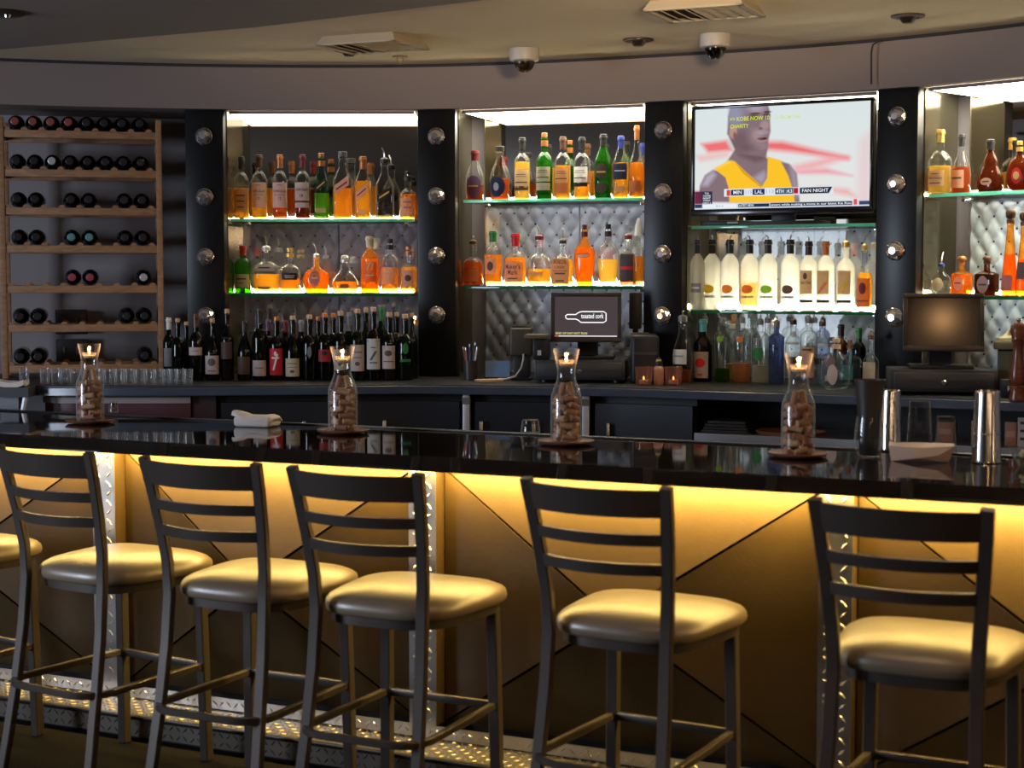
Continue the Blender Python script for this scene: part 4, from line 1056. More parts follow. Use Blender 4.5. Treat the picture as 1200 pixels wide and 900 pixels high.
blend(PL([(480, 262), (560, 262), (720, 300), (860, 330), (860, 345), (600, 310), (480, 300)], .06) * .9, S((238, 84, 90)))
blend(PL([(600, 375), (780, 330), (870, 335), (700, 390), (620, 400)], .06) * .7, S((244, 150, 155)))
blend(PL([(620, 400), (760, 385), (880, 420), (760, 410), (640, 412)], .05) * .8, S((240, 130, 150)))
blend(PL([(140, 330), (300, 310), (300, 335), (160, 360)], .05) * .6, S((240, 170, 165)))
blend(PL([(720, 470), (860, 480), (900, 520), (780, 495)], .06) * .7, S((240, 150, 150)))
blend(PL([(905, 260), (960, 200), (960, 560), (900, 560)], .09) * .55, S((232, 190, 196)))
sk, skl, skd = S((134, 112, 120)), S((186, 178, 198)), S((92, 66, 66))
# shoulders and arms
blend(PL([(157, 545), (160, 470), (185, 420), (225, 395), (262, 400), (300, 345), (330, 300), (470, 330), (520, 345), (590, 365), (625, 410), (640, 545)], .02), sk)
blend(PL([(170, 470), (190, 425), (225, 400), (240, 420), (200, 470)], .05) * .8, skl)
blend(PL([(590, 370), (622, 410), (636, 520), (620, 530), (600, 440)], .04) * .4, skl)
# neck shade and chest light
blend(PL([(335, 290), (470, 320), (480, 345), (430, 360), (350, 330)], .05) * .6, skd)
blend(PL([(420, 430), (470, 400), (482, 420), (462, 462)], .05) * .6, skl)
# vest
blend(PL([(228, 388), (300, 352), (330, 355), (380, 400), (462, 470), (486, 430), (488, 345), (478, 332), (545, 346), (585, 420), (612, 500), (616, 545), (306, 545), (302, 480), (286, 430)], .015), S((252, 196, 44)))
blend(PL([(228, 388), (300, 352), (320, 352), (245, 392)], .03) * .5, S((252, 222, 120)))
blend(PL([(330, 358), (380, 400), (462, 470), (456, 476), (370, 410)], .01) * .6, S((196, 130, 30)))
# jaw joins the neck
blend(PL([(300, 240), (330, 300), (345, 320), (480, 335), (490, 280), (480, 230)], .02), sk * .92)
# head
blend(ell(.315, .12, .118, .20, .02), sk); blend(PL([(296, 150), (306, 110), (340, 60), (470, 60), (492, 110), (498, 150)], .02), sk)
blend(PL([(297, 150), (292, 230), (325, 262), (345, 295), (420, 322), (468, 320), (486, 290), (490, 255), (500, 215), (496, 150)], .02), sk)
hm = np.clip(ell(.305, .03, .112, .30, .03) + PL([(297, 150), (292, 230), (325, 262), (345, 295), (420, 322), (468, 320), (486, 290), (490, 255), (500, 215), (496, 150)], .02), 0, 1)
blend(ell(.235, .06, .05, .11, .12) * .75 * hm, S((150, 156, 184)))
blend(ell(.36, .00, .05, .06, .1) * .6, skl)
blend(ell(.345, .30, .035, .07, .1) * .45, S((176, 150, 150)))
blend(ell(.275, .33, .06, .10, .12) * .45, skd)
blend(ell(.225, .235, .022, .065, .02) * .9, S((190, 150, 140))); blend(ell(.235, .27, .010, .03, .02) * .8, S((120, 70, 60)))
blend(ell(.345, .095, .028, .018, .02) * .85, skd); blend(ell(.418, .085, .022, .016, .02) * .85, skd)
blend(ell(.347, .122, .018, .010, .012) * .7, S((60, 40, 40))); blend(ell(.42, .112, .014, .009, .012) * .7, S((60, 40, 40)))
blend(ell(.408, .185, .026, .045, .04) * .5, S((196, 160, 160))); blend(ell(.385, .215, .012, .012, .012) * .8, skd)
blend(ell(.40, .255, .035, .022, .03) * .5, S((170, 164, 176)))
blend(ell(.395, .325, .034, .030, .02) * .8, S((176, 130, 138))); blend(ell(.395, .315, .030, .014, .012), S((70, 44, 44)))
blend(ell(.39, .39, .04, .03, .05) * .4, S((168, 140, 146)))
blend(ell(.352, .066, .032, .011, .012) * .8, S((62, 44, 44))); blend(ell(.424, .056, .022, .011, .012) * .8, S((62, 44, 44)))
blend(ell(.372, .27, .03, .05, .06) * .35, S((186, 160, 164))); blend(ell(.33, .40, .05, .035, .05) * .3, skd)
# graphics
def bar(x0, y0, x1, y1, col, soft=.004):
    blend(polym([(x0, y0), (x1, y0), (x1, y1), (x0, y1)], soft), col)
wht, nvy, sil = S((236, 240, 246)), S((34, 46, 72)), S((170, 182, 198))
bar(0, .82, .105, .955, S((44, 50, 78))); bar(0, .82, .035, .955, S((120, 40, 60)), .05)
bar(.175, .80, .80, .876, S((222, 232, 246)))
bar(.19, .81, .212, .87, S((220, 70, 64)))
bar(.215, .81, .292, .868, nvy); bar(.342, .808, .412, .866, S((36, 44, 100))); bar(.472, .806, .575, .866, S((70, 96, 116))); bar(.577, .808, .603, .864, S((180, 30, 40)))
blend(polym([(.612, .808), (.795, .806), (.775, .868), (.612, .868)], .004), S((30, 40, 60)))
bar(0, .945, 1, 1, S((206, 216, 232))); bar(0, .948, .045, .985, S((52, 62, 92))); bar(.05, .95, .25, .99, wht); bar(.26, .952, .44, .985, nvy); bar(.445, .95, .905, .985, nvy)
bar(.905, .925, .94, .99, S((236, 226, 232))); bar(.912, .93, .932, .985, S((224, 84, 90))); bar(.942, .95, 1, .985, S((60, 70, 104)))
me = bpy.data.meshes.new('picture')
xs = np.linspace(-TW / 2, TW / 2, NX); zs = np.linspace(TH / 2, -TH / 2, NY)
XX, ZZ = np.meshgrid(xs, zs)
verts = np.stack([XX.ravel(), np.full(XX.size, -.0005), ZZ.ravel()], 1)
idx = np.arange(NX * NY).reshape(NY, NX)
faces = np.stack([idx[:-1, :-1], idx[1:, :-1], idx[1:, 1:], idx[:-1, 1:]], -1).reshape(-1, 4)
me.from_pydata(verts.tolist(), [], faces.tolist())
ca = me.color_attributes.new('screen', 'FLOAT_COLOR', 'POINT')
ca.data.foreach_set('color', np.concatenate([img.reshape(-1, 3), np.ones((NX * NY, 1))], 1).astype(np.float32).ravel())
m, nt, out = base_mat('lit_screen')
at = nt.nodes.new('ShaderNodeAttribute'); at.attribute_name = 'screen'
em = nt.nodes.new('ShaderNodeEmission'); em.inputs[1].default_value = 1.0
nt.links.new(at.outputs['Color'], em.inputs[0]); nt.links.new(em.outputs[0], out.inputs[0])
me.materials.append(m)
scr = bpy.data.objects.new('screen', me); COL.objects.link(scr); scr.parent = t
def scr_text(s, u0, u1, v0, v1, m, name='caption'):
    mb = MB(); uc, vc = (u0 + u1) / 2, (v0 + v1) / 2
    text_on(mb, s, (u1 - u0) * TW, (v1 - v0) * TH, lambda x, y: ((uc - .5) * TW + x, -.0015, (.5 - vc) * TH + y))
    return mb.build(name, m, scr)
yel, wg, dg_ = glow('caption_yellow', (.62, .80, .03), 1), glow('caption_white', (.9, .92, .95), 1), glow('caption_dark', (.10, .12, .18), 1)
fy = glow('caption_faint', (.62, .76, .30), 1); fg = glow('caption_grey', (.45, .48, .52), 1)
scr_text('>> KOBE NOW 10', .205, .435, .092, .135, yel); scr_text('-11 FROM THE', .455, .61, .10, .135, fy); scr_text('CHARITY', .207, .315, .165, .205, yel)
for s_, u0, u1, mm in (('MIN', .230, .280, wg), ('115', .300, .336, fg), ('LAL', .355, .400, wg), ('113', .420, .462, fg), ('4TH  :4.3', .480, .570, wg), ('FAN NIGHT', .625, .772, wg)):
    scr_text(s_, u0, u1, .822, .856, mm)
scr_text('LATEST NEWS', .265, .35, .958, .980, wg); scr_text('sixers while making a move in our latest Kia Roo', .45, .90, .955, .982, wg); scr_text('EN', .13, .17, .962, .980, fg)
for k, s_ in enumerate(('TO', 'COACHES', 'NIGHT', 'TODAY', '10/11')): scr_text(s_, .05 if len(s_) > 3 else .06, .095 if len(s_) > 3 else .085, .832 + k * .024, .850 + k * .024, wg)
# small set-top box on the shelf under the screen
q = b3.w(b3.L / 2 - .28, .17, SH[3][0] + .0006)
t = thing('cable_box', 'flat black cable box on the glass shelf under the television', 'cable box', q, b3.ang)
mb = MB(); mb.box((0, 0, .012), (.20, .14, .022), bev=.003); mb.build('box_body', BLACKP, t)
mb = MB(); mb.box((.05, -.0705, .013), (.05, .002, .008)); mb.build('display_window', pbr('window_grey', (.3, .34, .4), .3), t)

# ================================================================== registers
def drawer(px0, px1, front_off, rz, label, dp=.40):
    """cash drawer whose front bottom edge runs from px0 to px1"""
    c = front_off
    s = depth(Vector((c.x, c.y, ZB))) / F
    w = (px1 - px0) * s / math.cos(rz); h = .098
    t = thing('cash_drawer', label, 'cash drawer', (c.x, c.y, ZB + .0005), rz, 'cash drawers on the back counter')
    mb = MB(); mb.box((0, .01 + dp / 2, .012 + (h - .012) / 2), (w, dp, h - .012), bev=.005)
    for sx in (-1, 1):
        for y in (.05, dp - .04): mb.lathe([(0, 0), (.014, 0), (.014, .013), (0, .013)], 12, c=(sx * (w / 2 - .04), y, 0))
    body = mb.build('drawer_case', pbr('charcoal_steel', (.028, .030, .036), .4, .2), t)
    mb = MB(); mb.box((0, .006, .055), (w - .03, .010, h - .036), bev=.003); fr = mb.build('drawer_front', pbr('charcoal_front', (.036, .039, .047), .42, .2), t)
    mb = MB()
    for sx in (-.24, .24): mb.box((sx * w, -.0003, .058), (w * .30, .004, .004))
    mb.build('slot', DARKINK, fr)
    mb = MB(); mb.lathe([(0, -.006), (.008, -.006), (.011, -.003), (.011, .002), (0, .002)], 16)
    for v in mb.bm.verts: v.co = Vector((v.co.x + .0, v.co.z, v.co.y + .048))
    k = mb.build('lock', CHROME, fr)
    mb = MB(); mb.box((0, -.0065, .048), (.002, .002, .008)); mb.build('keyhole', DARKINK, k)
    return t, w, h, s
def terminal(px0, y0, px1, y1, base_z, c, rz, label, scr_m, tilt=R(-6)):
    s = depth(Vector((c.x, c.y, 1.4))) / F
    w, h = (px1 - px0) * s / math.cos(rz), (y1 - y0) * s
    t = thing('register_screen', label, 'register', (c.x, c.y, base_z), rz, 'touch screens of the registers')
    zc = z_on(Bay(c.xy, c.xy + Vector((math.cos(rz), math.sin(rz)))), (px0 + px1) / 2, (y0 + y1) / 2, 0) - base_z
    rot = Matrix.Rotation(tilt, 4, 'X')
    def put(mb_): 
        for v in mb_.bm.verts: v.co = rot @ v.co + Vector((0, 0, zc))
        return mb_
    mb = MB(); b_ = .017
    mb.box((0, .028, 0), (w - .01, .045, h - .01), bev=.008)
    for (cc, d) in (((0, .0, h / 2 - b_ / 2), (w, .02, b_)), ((0, 0, -h / 2 + b_ / 2 + .003), (w, .02, b_ + .006)), ((-w / 2 + b_ / 2, 0, 0), (b_, .02, h - 2 * b_)), ((w / 2 - b_ / 2, 0, 0), (b_, .02, h - 2 * b_))): mb.box(cc, d, bev=.003)
    put(mb).build('screen_case', pbr('case_brown_black', (.030, .022, .018), .4), t)
    mb = MB(); mb.box((0, .0035, .003), (w - 2 * b_ + .002, .003, h - 2 * b_ - .002)); sc = put(mb).build('screen', scr_m, t)
    mb = MB(); mb.sweep([(0, .05, zc), (0, .10, zc - .06), (0, .12, .03), (0, .12, .012)], rect(.09, .03)); mb.box((0, .10, .007), (.24, .19, .013), bev=.004); mb.build('stand', BLACKP, t)
    return t, sc, w, h, put, b_
# lit register in the second bay
c1 = at_z(679, 449, ZB); c1 = Vector((c1.x, c1.y))
rz1 = R(-7)
t, w, h, s = drawer(626, 732, c1, rz1, 'black cash drawer with lock under the lit register screen')
ztop_d = ZB + .0005 + h
dirx, diry = Vector((math.cos(rz1), math.sin(rz1))), Vector((-math.sin(rz1), math.cos(rz1)))
c = c1 + dirx * .02 + diry * .10
scr_dim = glow('screen_brown_grey', srgb(74, 64, 66), 1.0)
t, sc, w, h, put, b_ = terminal(643, 343, 725, 401, ztop_d, Vector((c.x, c.y, 0)), rz1, 'lit register screen with a white bottle logo on dark grey', scr_dim)
white_glow = glow('logo_white', (.92, .92, .95), 1.2)
sw, sh = w - 2 * b_, h - 2 * b_
def on_scr(u, v): return Vector(((u - .5) * sw, -.0005, (.5 - v) * sh))
mb = MB()
ln = []
prof2 = [(.20, .43), (.34, .43), (.36, .40), (.40, .37), (.44, .36), (.78, .36), (.82, .40), (.82, .58), (.78, .62), (.42, .62), (.38, .57), (.34, .54), (.20, .54), (.175, .51), (.175, .46)]
put_pts = [on_scr(*q) for q in prof2]
mb.sweep([tuple(q) for q in put_pts], rect(.0045, .0012), closed=True, up=Vector((0, -1, 0)))
put(mb).build('bottle_logo', white_glow, sc)
mb = MB(); text_on(mb, 'toasted cork', .36 * sw, .12 * sh, lambda x, y: on_scr(.60, .47) + Vector((x, 0, y))); put(mb).build('logo_lettering', white_glow, sc)
mb = MB(); text_on(mb, 'END OF DAY NOT RUN', .50 * sw, .055 * sh, lambda x, y: on_scr(.27, .885) + Vector((x, 0, y))); put(mb).build('status_lettering', glow('status_yellow', (.80, .78, .20), 1), sc)
mb = MB(); mb.box(tuple(on_scr(.53, .948)), (.93 * sw, .001, .022 * sh)); put(mb).build('status_line', glow('line_white', (.85, .85, .9), 1), sc)
mb = MB(); mb.box(tuple(on_scr(.035, .948) + Vector((0, -.0006, 0))), (.055 * sw, .001, .026 * sh)); put(mb).build('status_mark', glow('mark_red', (.75, .10, .05), 1), sc)
# customer pole display behind it
q = c1 + dirx * .228 + diry * .25
t = thing('pole_display', 'black customer display box behind the lit register screen', 'display', (q.x, q.y, ZB + .0005), rz1)
zt_ = z_on(Bay(q, q + dirx), 731, 343, 0) - ZB; 
mb = MB(); mb.box((0, 0, .0), (.0, .0, .0)) if False else None
mb.box((0, .0, zt_ - .08), (.055, .06, .16), bev=.006); mb.build('display_body', BLACKP, t)
mb = MB(); mb.lathe([(0, .0), (.028, .0), (.028, .006), (.012, .01), (.012, zt_ - .155), (0, zt_ - .155)], 14); mb.build('pole', BLACKP, t)
# receipt printer to the right, standing on the counter end of the drawer
q = c1 + dirx * .277 + diry * .075
zpt = z_on(Bay(q, q + dirx), 740, 392, 0) - ZB
t = thing('receipt_printer', 'black receipt printer on the counter right of the lit register', 'printer', (q.x, q.y, ZB + .0005), rz1 + R(4))
mb = MB(); mb.box((0, .02, zpt * .5), (.12, .19, zpt), bev=.016, seg=3); mb.build('printer_body', BLACKP, t)
mb = MB(); mb.box((0, -.0755, zpt * .62), (.10, .006, .012)); mb.build('paper_slot', DARKINK, t)
mb = MB(); mb.box((-.02, .05, zpt + .003), (.08, .06, .006), bev=.002); mb.build('printer_lid', pbr('lid_brown', (.10, .06, .035), .5), t)
# small printer on a stand to the left
q0 = at_z(612, 446, ZB); q = Vector((q0.x, q0.y)) + Vector((0, .10)); sq = depth(Vector((q.x, q.y, 1.3))) / F
t = thing('slip_printer', 'grey-brown slip printer on a black stand left of the lit register', 'printer', (q.x, q.y, ZB + .0005), R(-5))
za, zb_ = .105, .105 + 33 * sq
mb = MB(); mb.box((0, 0, (za + zb_) / 2), (27 * sq, .13, zb_ - za), bev=.010, seg=3); body = mb.build('printer_body', pbr('olive_grey_plastic', (.050, .045, .034), .45), t)
mb = MB(); mb.box((0, -.0, zb_ + .004), (22 * sq, .10, .008), bev=.003); mb.build('printer_lid', BLACKP, t)
mb = MB(); mb.box((0, .01, za / 2), (19 * sq, .10, za), bev=.004); mb.box((0, 0, .005), (24 * sq, .13, .010), bev=.003); mb.build('stand', pbr('stand_navy', (.014, .018, .028), .4), t)
mb = MB(); mb.tube([(.012, -.068, za + .01), (.012, -.076, za - .012), (.004, -.085, .055), (-.022, -.095, .018), (-.065, -.09, .005), (-.10, -.07, .004)], .0045, 8); mb.build('white_cable', pbr('cable_white', (.6, .56, .52), .5), t)
# card reader between printer and drawer, on the drawer's left end
q = c1 + dirx * -.172 + diry * .055
t = thing('card_reader', 'small black card reader on the left end of the lit cash drawer', 'card reader', (q.x, q.y, ztop_d), rz1)
mb = MB(); mb.box((0, .03, .045), (.07, .11, .09), bev=.008); mb.build('reader_body', BLACKP, t)
mb = MB(); mb.box((-.005, -.0255, .03), (.016, .002, .022)); mb.build('sticker', pbr('sticker', (.5, .5, .5), .6), t)
mb = MB(); mb.box((-.02, .03, .100), (.10, .13, .018), bev=.003); mb.build('reader_top', pbr('reader_brown', (.09, .07, .05), .5), t)
# papers and a dark photo tablet, pen cup
q0 = at_z(583, 446, ZB)
t = thing('card_stand', 'small standing card with blue and white picture beside the slip printer', 'card', (q0.x, q0.y + .1, ZB + .0005), R(-5))
mb = MB(); rt = Matrix.Rotation(R(-14), 4, 'X'); mb.box((0, 0, .045), (.11, .004, .075), rot=rt); mb.build('card_sheet', pbr('card_blue', (.14, .26, .48), .4), t)
mb = MB(); mb.box((0, -.004, .030), (.11, .002, .022), rot=rt); mb.build('card_band', pbr('card_white', (.95, .97, 1), .4), t)
mb = MB(); mb.box((0, .015, .005), (.12, .06, .010), bev=.002); mb.build('base', BLACKP, t)
q0 = at_z(573, 448, ZB)
t = thing('note_pad', 'tan paper pad lying on the counter in front of the standing card', 'note pad', (q0.x, q0.y + .02, ZB + .0005), R(18))
mb = MB(); mb.box((0, 0, .006), (.11, .075, .011), bev=.001); mb.build('sheets', pbr('manila', (.42, .30, .18), .7), t)
q0 = at_z(551, 446, ZB)
t = thing('pen_cup', 'dark cup of pens in front of the black pillar', 'cup', (q0.x, q0.y + .06, ZB + .0005), 0)
mb = MB(); mb.lathe([(0, 0), (.030, 0), (.034, .085), (.031, .085), (.028, .005), (0, .005)], 20); mb.build('cup_body', pbr('cup_dark', (.03, .028, .032), .4), t)
base = Vector((q0.x, q0.y + .06, ZB + .0065))
pens = [('red', (.35, .03, .03), -.013, .010, -.12, .05), ('black', (.02, .02, .02), .010, .012, .10, .08), ('blue', (.03, .05, .25), -.002, -.014, -.02, -.06), ('white', (.6, .58, .55), .015, -.006, .16, -.02), ('brown', (.16, .08, .04), -.016, -.008, -.18, -.05)]
for nm, colr, dx, dy, lx, ly in pens:
    t = thing('pen', f'{nm} pen standing in the dark cup by the black pillar', 'pen', base + Vector((dx * .5, dy * .5, 0)), 0, 'pens in the cup')
    d = Vector((lx, ly, 1)).normalized()
    L_ = random.uniform(.125, .15)
    mb = MB(); mb.tube([(0, 0, 0), tuple(d * L_)], .0042, 8); mb.build('pen_barrel', pbr('pen_' + nm, colr, .4), t)
    mb = MB(); mb.tube([tuple(d * (L_ + .0005)), tuple(d * (L_ + .012))], .0030, 8); mb.build('pen_button', STEEL, t)
# tealight glasses and small bottle right of the register
for px, lb in ((755, 'low tealight glass on the counter right of the register'), (790, 'low tealight glass beside the bell-shaped bottle')):
    q0 = at_z(px, 452, ZB)
    t = thing('tealight_glass', lb, 'candle', (q0.x, q0.y + .03, ZB + .0005), 0, 'tealight glasses on the counter')
    mb = MB(); mb.lathe([(0, 0), (.034, 0), (.038, .078), (.036, .078), (.032, .006), (0, .006)], 22); mb.build('glass_wall', glass('tea_glass', (.85, .66, .58), (.4, .25, .2), frost=.12, frost_col=(.8, .5, .4)), t)
    mb = MB(); mb.lathe([(0, .0065), (.020, .0065), (.020, .022), (0, .021)], 16); mb.build('tealight', pbr('wax_white', (.7, .62, .52), .5), t)
    mb = MB(); mb.lathe([(0, .0225), (.0035, .026), (.003, .032), (0, .040)], 10); mb.build('flame', glow('flame_small', (1, .45, .12), 8), t)
q0 = at_z(772.5, 451.5, ZB)
t = thing('sauce_bottle', 'small pinkish bottle with black cap between two tealight glasses', 'bottle', (q0.x, q0.y + .03, ZB + .0005), 0)
mb = MB(); mb.lathe([(0, 0), (.021, 0), (.022, .004), (.022, .068), (.018, .076), (.013, .080), (0, .080)], 20); mb.build('bottle_body', pbr('pinkish', (.55, .32, .26), .45), t)
mb = MB(); mb.lathe([(.0135, .080), (.016, .081), (.016, .098), (.011, .102), (.006, .116), (0, .116)], 16); mb.build('cap', BLACKP, t)
mb = MB(); mb.lathe([(.0112, .1015), (.0118, .1016), (.0095, .108), (.009, .108)], 16); mb.build('cap_ring', pbr('cap_yellow', (.6, .42, .05), .4), t)
# dark register at the right
c2 = at_z(1106, 463.6, ZB); c2 = Vector((c2.x, c2.y)) 
rz2 = R(-9)
t, w, h, s = drawer(1045, 1166, c2, rz2, 'black cash drawer with round lock under the dark register screen', .26)
ztop_2 = ZB + .0005 + h
dx2, dy2 = Vector((math.cos(rz2), math.sin(rz2))), Vector((-math.sin(rz2), math.cos(rz2)))
c = c2 + dx2 * .0 + dy2 * .06
scr_off = pbr('screen_off', (.036, .029, .026), .125, spec=.5)
terminal(1059, 344, 1150, 412, ztop_2, Vector((c.x, c.y, 0)), rz2, 'dark switched-off register screen at the right', scr_off)
mb = MB()
# items right of it
q = c2 + dx2 * .30 + dy2 * .16
t = thing('napkin_tray', 'greenish tray with crumpled napkin right of the dark screen', 'tray', (q.x, q.y, ZB + .0005), rz2 - R(8))
zz = z_on(Bay(q, q + dx2), 1165, 404, 0) - ZB
mb = MB(); mb.box((0, 0, zz / 2 - .01), (.16, .18, zz - .02), bev=.004); mb.build('tray_base', pbr('olive_dark', (.05, .048, .03), .5), t)
mb = MB(); mb.box((0, 0, zz), (.19, .21, .03), bev=.006); mb.build('tray_top', pbr('olive_tray', (.13, .12, .06), .5), t)
mb = MB(); mb.lathe([(0, 0), (.07, 0), (.065, .012), (.035, .022), (.014, .045), (0, .06)], 14, c=(-.02, -.03, zz + .0155), ds=.6)
for v in mb.bm.verts: v.co += Vector((.010 * math.sin(v.co.y * 140 + v.co.z * 90), .006 * math.cos(v.co.x * 160), 0))
o = mb.build('napkin_crumple', pbr('napkin_yellow', (.62, .58, .38), .8), t)
q = at_z(1198, 471, ZB)
t = thing('pepper_mill', 'tall reddish wooden pepper mill at the right frame edge', 'pepper mill', (q.x, q.y + .06, ZB + .0005), 0)
mh = .29
mill = wood('mill_wood', (.12, .030, .015), (.20, .06, .03), 8, .25)
mb = MB(); mb.lathe([(0, 0), (.030, 0), (.031, .012), (.026, .03), (.028, .05), (.024, .055), (.029, .075), (.030, .10), (.022, .14), (.018, .18), (.022, .215), (.026, .225), (0, .226)], 24); mb.build('mill_body', mill, t)
mb = MB(); mb.lathe([(.0, .2265), (.025, .2265), (.024, .236), (.030, .255), (.028, .275), (.016, .288), (0, .290)], 24); mb.build('mill_head', mill, t)
mb = MB(); mb.lathe([(0, .290), (.006, .290), (.009, .298), (.006, .305), (0, .306)], 14); mb.build('mill_knob', CHROME, t)
q = at_z(1183, 467, ZB)
t = thing('marked_box', 'small black box with a white mark left of the pepper mill', 'box', (q.x, q.y + .02, ZB + .0005), rz2)
mb = MB(); mb.box((0, .02, .035), (.05, .05, .07), bev=.004); mb.build('box_body', pbr('box_navy', (.014, .016, .026), .4), t)
mb = MB(); text_on(mb, 'R', .015, .018, lambda x, y: Vector((x + .004, -.006, .035 + y))); mb.build('mark', WHITEINK, t)
# ================================================================== the bar
fe = [at_z(x, y, ZT) for x, y in ((0, 509), (350, 525.5), (750, 546), (980, 560.5), (1200, 574))]
A0, A1 = fe[0], fe[-1]
sx_ = sum(p.x for p in fe) / 5; sy_ = sum(p.y for p in fe) / 5
slope = sum((p.x - sx_) * (p.y - sy_) for p in fe) / sum((p.x - sx_) ** 2 for p in fe)
BA = math.atan(slope)
BO = Vector((sx_, sy_))                        # a point of the front edge
bt, bn = Vector((math.cos(BA), math.sin(BA))), Vector((-math.sin(BA), math.cos(BA)))   # along, away from guests
def bar_u(p): return (Vector((p.x, p.y)) - BO).dot(bt)
def bar_px(px, y_in, z):
    """u along the bar of the point y_in behind the front edge in column px at height z"""
    a = (px - 600) / F
    q = BO + bn * y_in
    # (q + bt*u).x = a*depth
    k = a * CT
    u = (k * q.y - a * (z - H) * ST - q.x) / (bt.x - k * bt.y)
    return u
U0, U1 = -2.85, 3.0
DEPTH = .76
t_bar = thing('bar_counter', 'long black-topped bar with glowing bronze front panels', 'bar counter', (BO.x, BO.y, 0), BA)
granite = pbr('black_granite', (.014, .011, .010), .04, spec=.9, coat=.0, noise=(60, .5))
mb = MB(); mb.box(((U0 + U1) / 2, DEPTH / 2, ZT - .024), (U1 - U0, DEPTH, .048)); mb.build('bar_top', granite, t_bar)
mb = MB(); mb.box(((U0 + U1) / 2, .52, ZT - .064), (U1 - U0, .40, .030)); mb.build('top_underlay', BLACKP, t_bar)
PY = .30                                       # front panel plane
us = [bar_px(px, PY - .02, .9) for px in (119, 493, 979)]
step = (us[2] - us[0]) / 2
strips = [us[0] - step, us[0], us[1], us[2], us[2] + step]
SW = .10
zb0, zb1 = .135, ZT - .080
bronze = pbr('bronze_leather', (.050, .0300, .0092), .55, .0, spec=.25, noise=(26, .14), bump=(90, .05))
dark_gap = pbr('groove_dark', (.015, .010, .007), .8)
mb = MB(); mb.box(((U0 + U1) / 2, (PY + .085 + DEPTH - .04) / 2, (ZT - .08) / 2), (U1 - U0, DEPTH - .125 - PY, ZT - .08)); mb.build('bar_body', dark_gap, t_bar)
def pyramid(u0, u1):
    mb = MB(); g = .0035
    cx_, cz_ = (u0 + u1) / 2, (zb0 + zb1) / 2
    A, B, C_, D = (u0, zb0), (u1, zb0), (u1, zb1), (u0, zb1)
    apex = .105
    for (p, q) in ((A, B), (B, C_), (C_, D), (D, A)):
        tri = [Vector((p[0], PY + .05, p[1])), Vector((q[0], PY + .05, q[1])), Vector((cx_, PY + .05 - apex, cz_))]
        cen = sum(tri, Vector()) / 3
        tri = [v + (cen - v).normalized() * g * 2.2 for v in tri]
        bk = [v + Vector((0, .02, 0)) for v in tri]
        a = [mb.v(v) for v in tri]; c = [mb.v(v) for v in bk]
        mb.face(a); mb.face(c[::-1])
        for k in range(3): mb.face([a[k], a[(k + 1) % 3], c[(k + 1) % 3], c[k]])
    o = mb.build('front_panel', bronze, t_bar, angle=5)
    return o
edges = [U0 + .01] + [e_ for s_ in strips for e_ in (s_ - SW / 2, s_ + SW / 2)] + [U1 - .01]
for k in range(0, len(edges), 2):
    if edges[k + 1] - edges[k] > .3:
        a, b = edges[k], edges[k + 1]
        if k == 0: a = b - (step - SW)
        if k == len(edges) - 2: b = min(b, a + step - SW)
        pyramid(a, b)
        mb = MB(); mb.box(((a + b) / 2, PY + .076, (zb0 + zb1) / 2), (b - a, .004, zb1 - zb0)); mb.build('panel_backing', dark_gap, t_bar)
plate_m = pbr('diamond_plate', (.50, .49, .48), .30, .9)
step_m = pbr('dark_diamond_plate', (.20, .18, .15), .38, .8)  # darker plate tone for the step and riser
def diamond_plate(u0, u1, v0, v1, fn, name, parent, pitch=.034, m=None):
    """flat plate with raised lozenges alternating in direction; fn(u, v, h) -> point"""
    mb = MB()
    a = [mb.v(fn(u, v, 0)) for u, v in ((u0, v0), (u1, v0), (u1, v1), (u0, v1))]; mb.face(a)
    c = [mb.v(fn(u, v, -.004)) for u, v in ((u0, v0), (u1, v0), (u1, v1), (u0, v1))]
    for k in range(4): mb.face([a[k], c[k], c[(k + 1) % 4], a[(k + 1) % 4]])
    mb.face(c[::-1])
    nu, nv = max(1, int((u1 - u0) / pitch)), max(1, int((v1 - v0) / pitch))
    for i in range(nu):
        for j in range(nv):
            uc, vc = u0 + (i + .5) * (u1 - u0) / nu, v0 + (j + .5) * (v1 - v0) / nv
            s_ = 1 if (i + j) % 2 else -1
            L_, W_ = pitch * .46, pitch * .13
            d = Vector((.7, .7 * s_)); n_ = Vector((-.7 * s_, .7))
            q = [Vector((uc, vc)) + d * L_, Vector((uc, vc)) + n_ * W_, Vector((uc, vc)) - d * L_, Vector((uc, vc)) - n_ * W_]
            lo = [mb.v(fn(x.x, x.y, .0002)) for x in q]
            hi1, hi2 = mb.v(fn(uc + d.x * L_ * .5, vc + d.y * L_ * .5, .0035)), mb.v(fn(uc - d.x * L_ * .5, vc - d.y * L_ * .5, .0035))
            mb.face([lo[0], lo[1], hi1]); mb.face([lo[0], hi1, lo[3]]); mb.face([lo[1], hi2, hi1]); mb.face([lo[3], hi1, hi2]); mb.face([lo[2], hi2, lo[1]]); mb.face([lo[2], lo[3], hi2])
    return mb.build(name, m or plate_m, parent, angle=12)
for s_ in strips:
    diamond_plate(s_ - SW / 2, s_ + SW / 2, zb0, zb1, lambda u, v, h: Vector((u, PY - .012 - h, v)), 'diamond_plate_strip', t_bar)['label'] = 'bright diamond plate strip'
    mb = MB(); mb.box((s_, PY + .030, (zb0 + zb1) / 2), (SW - .002, .074, zb1 - zb0)); mb.build('strip_backing', bronze, t_bar)
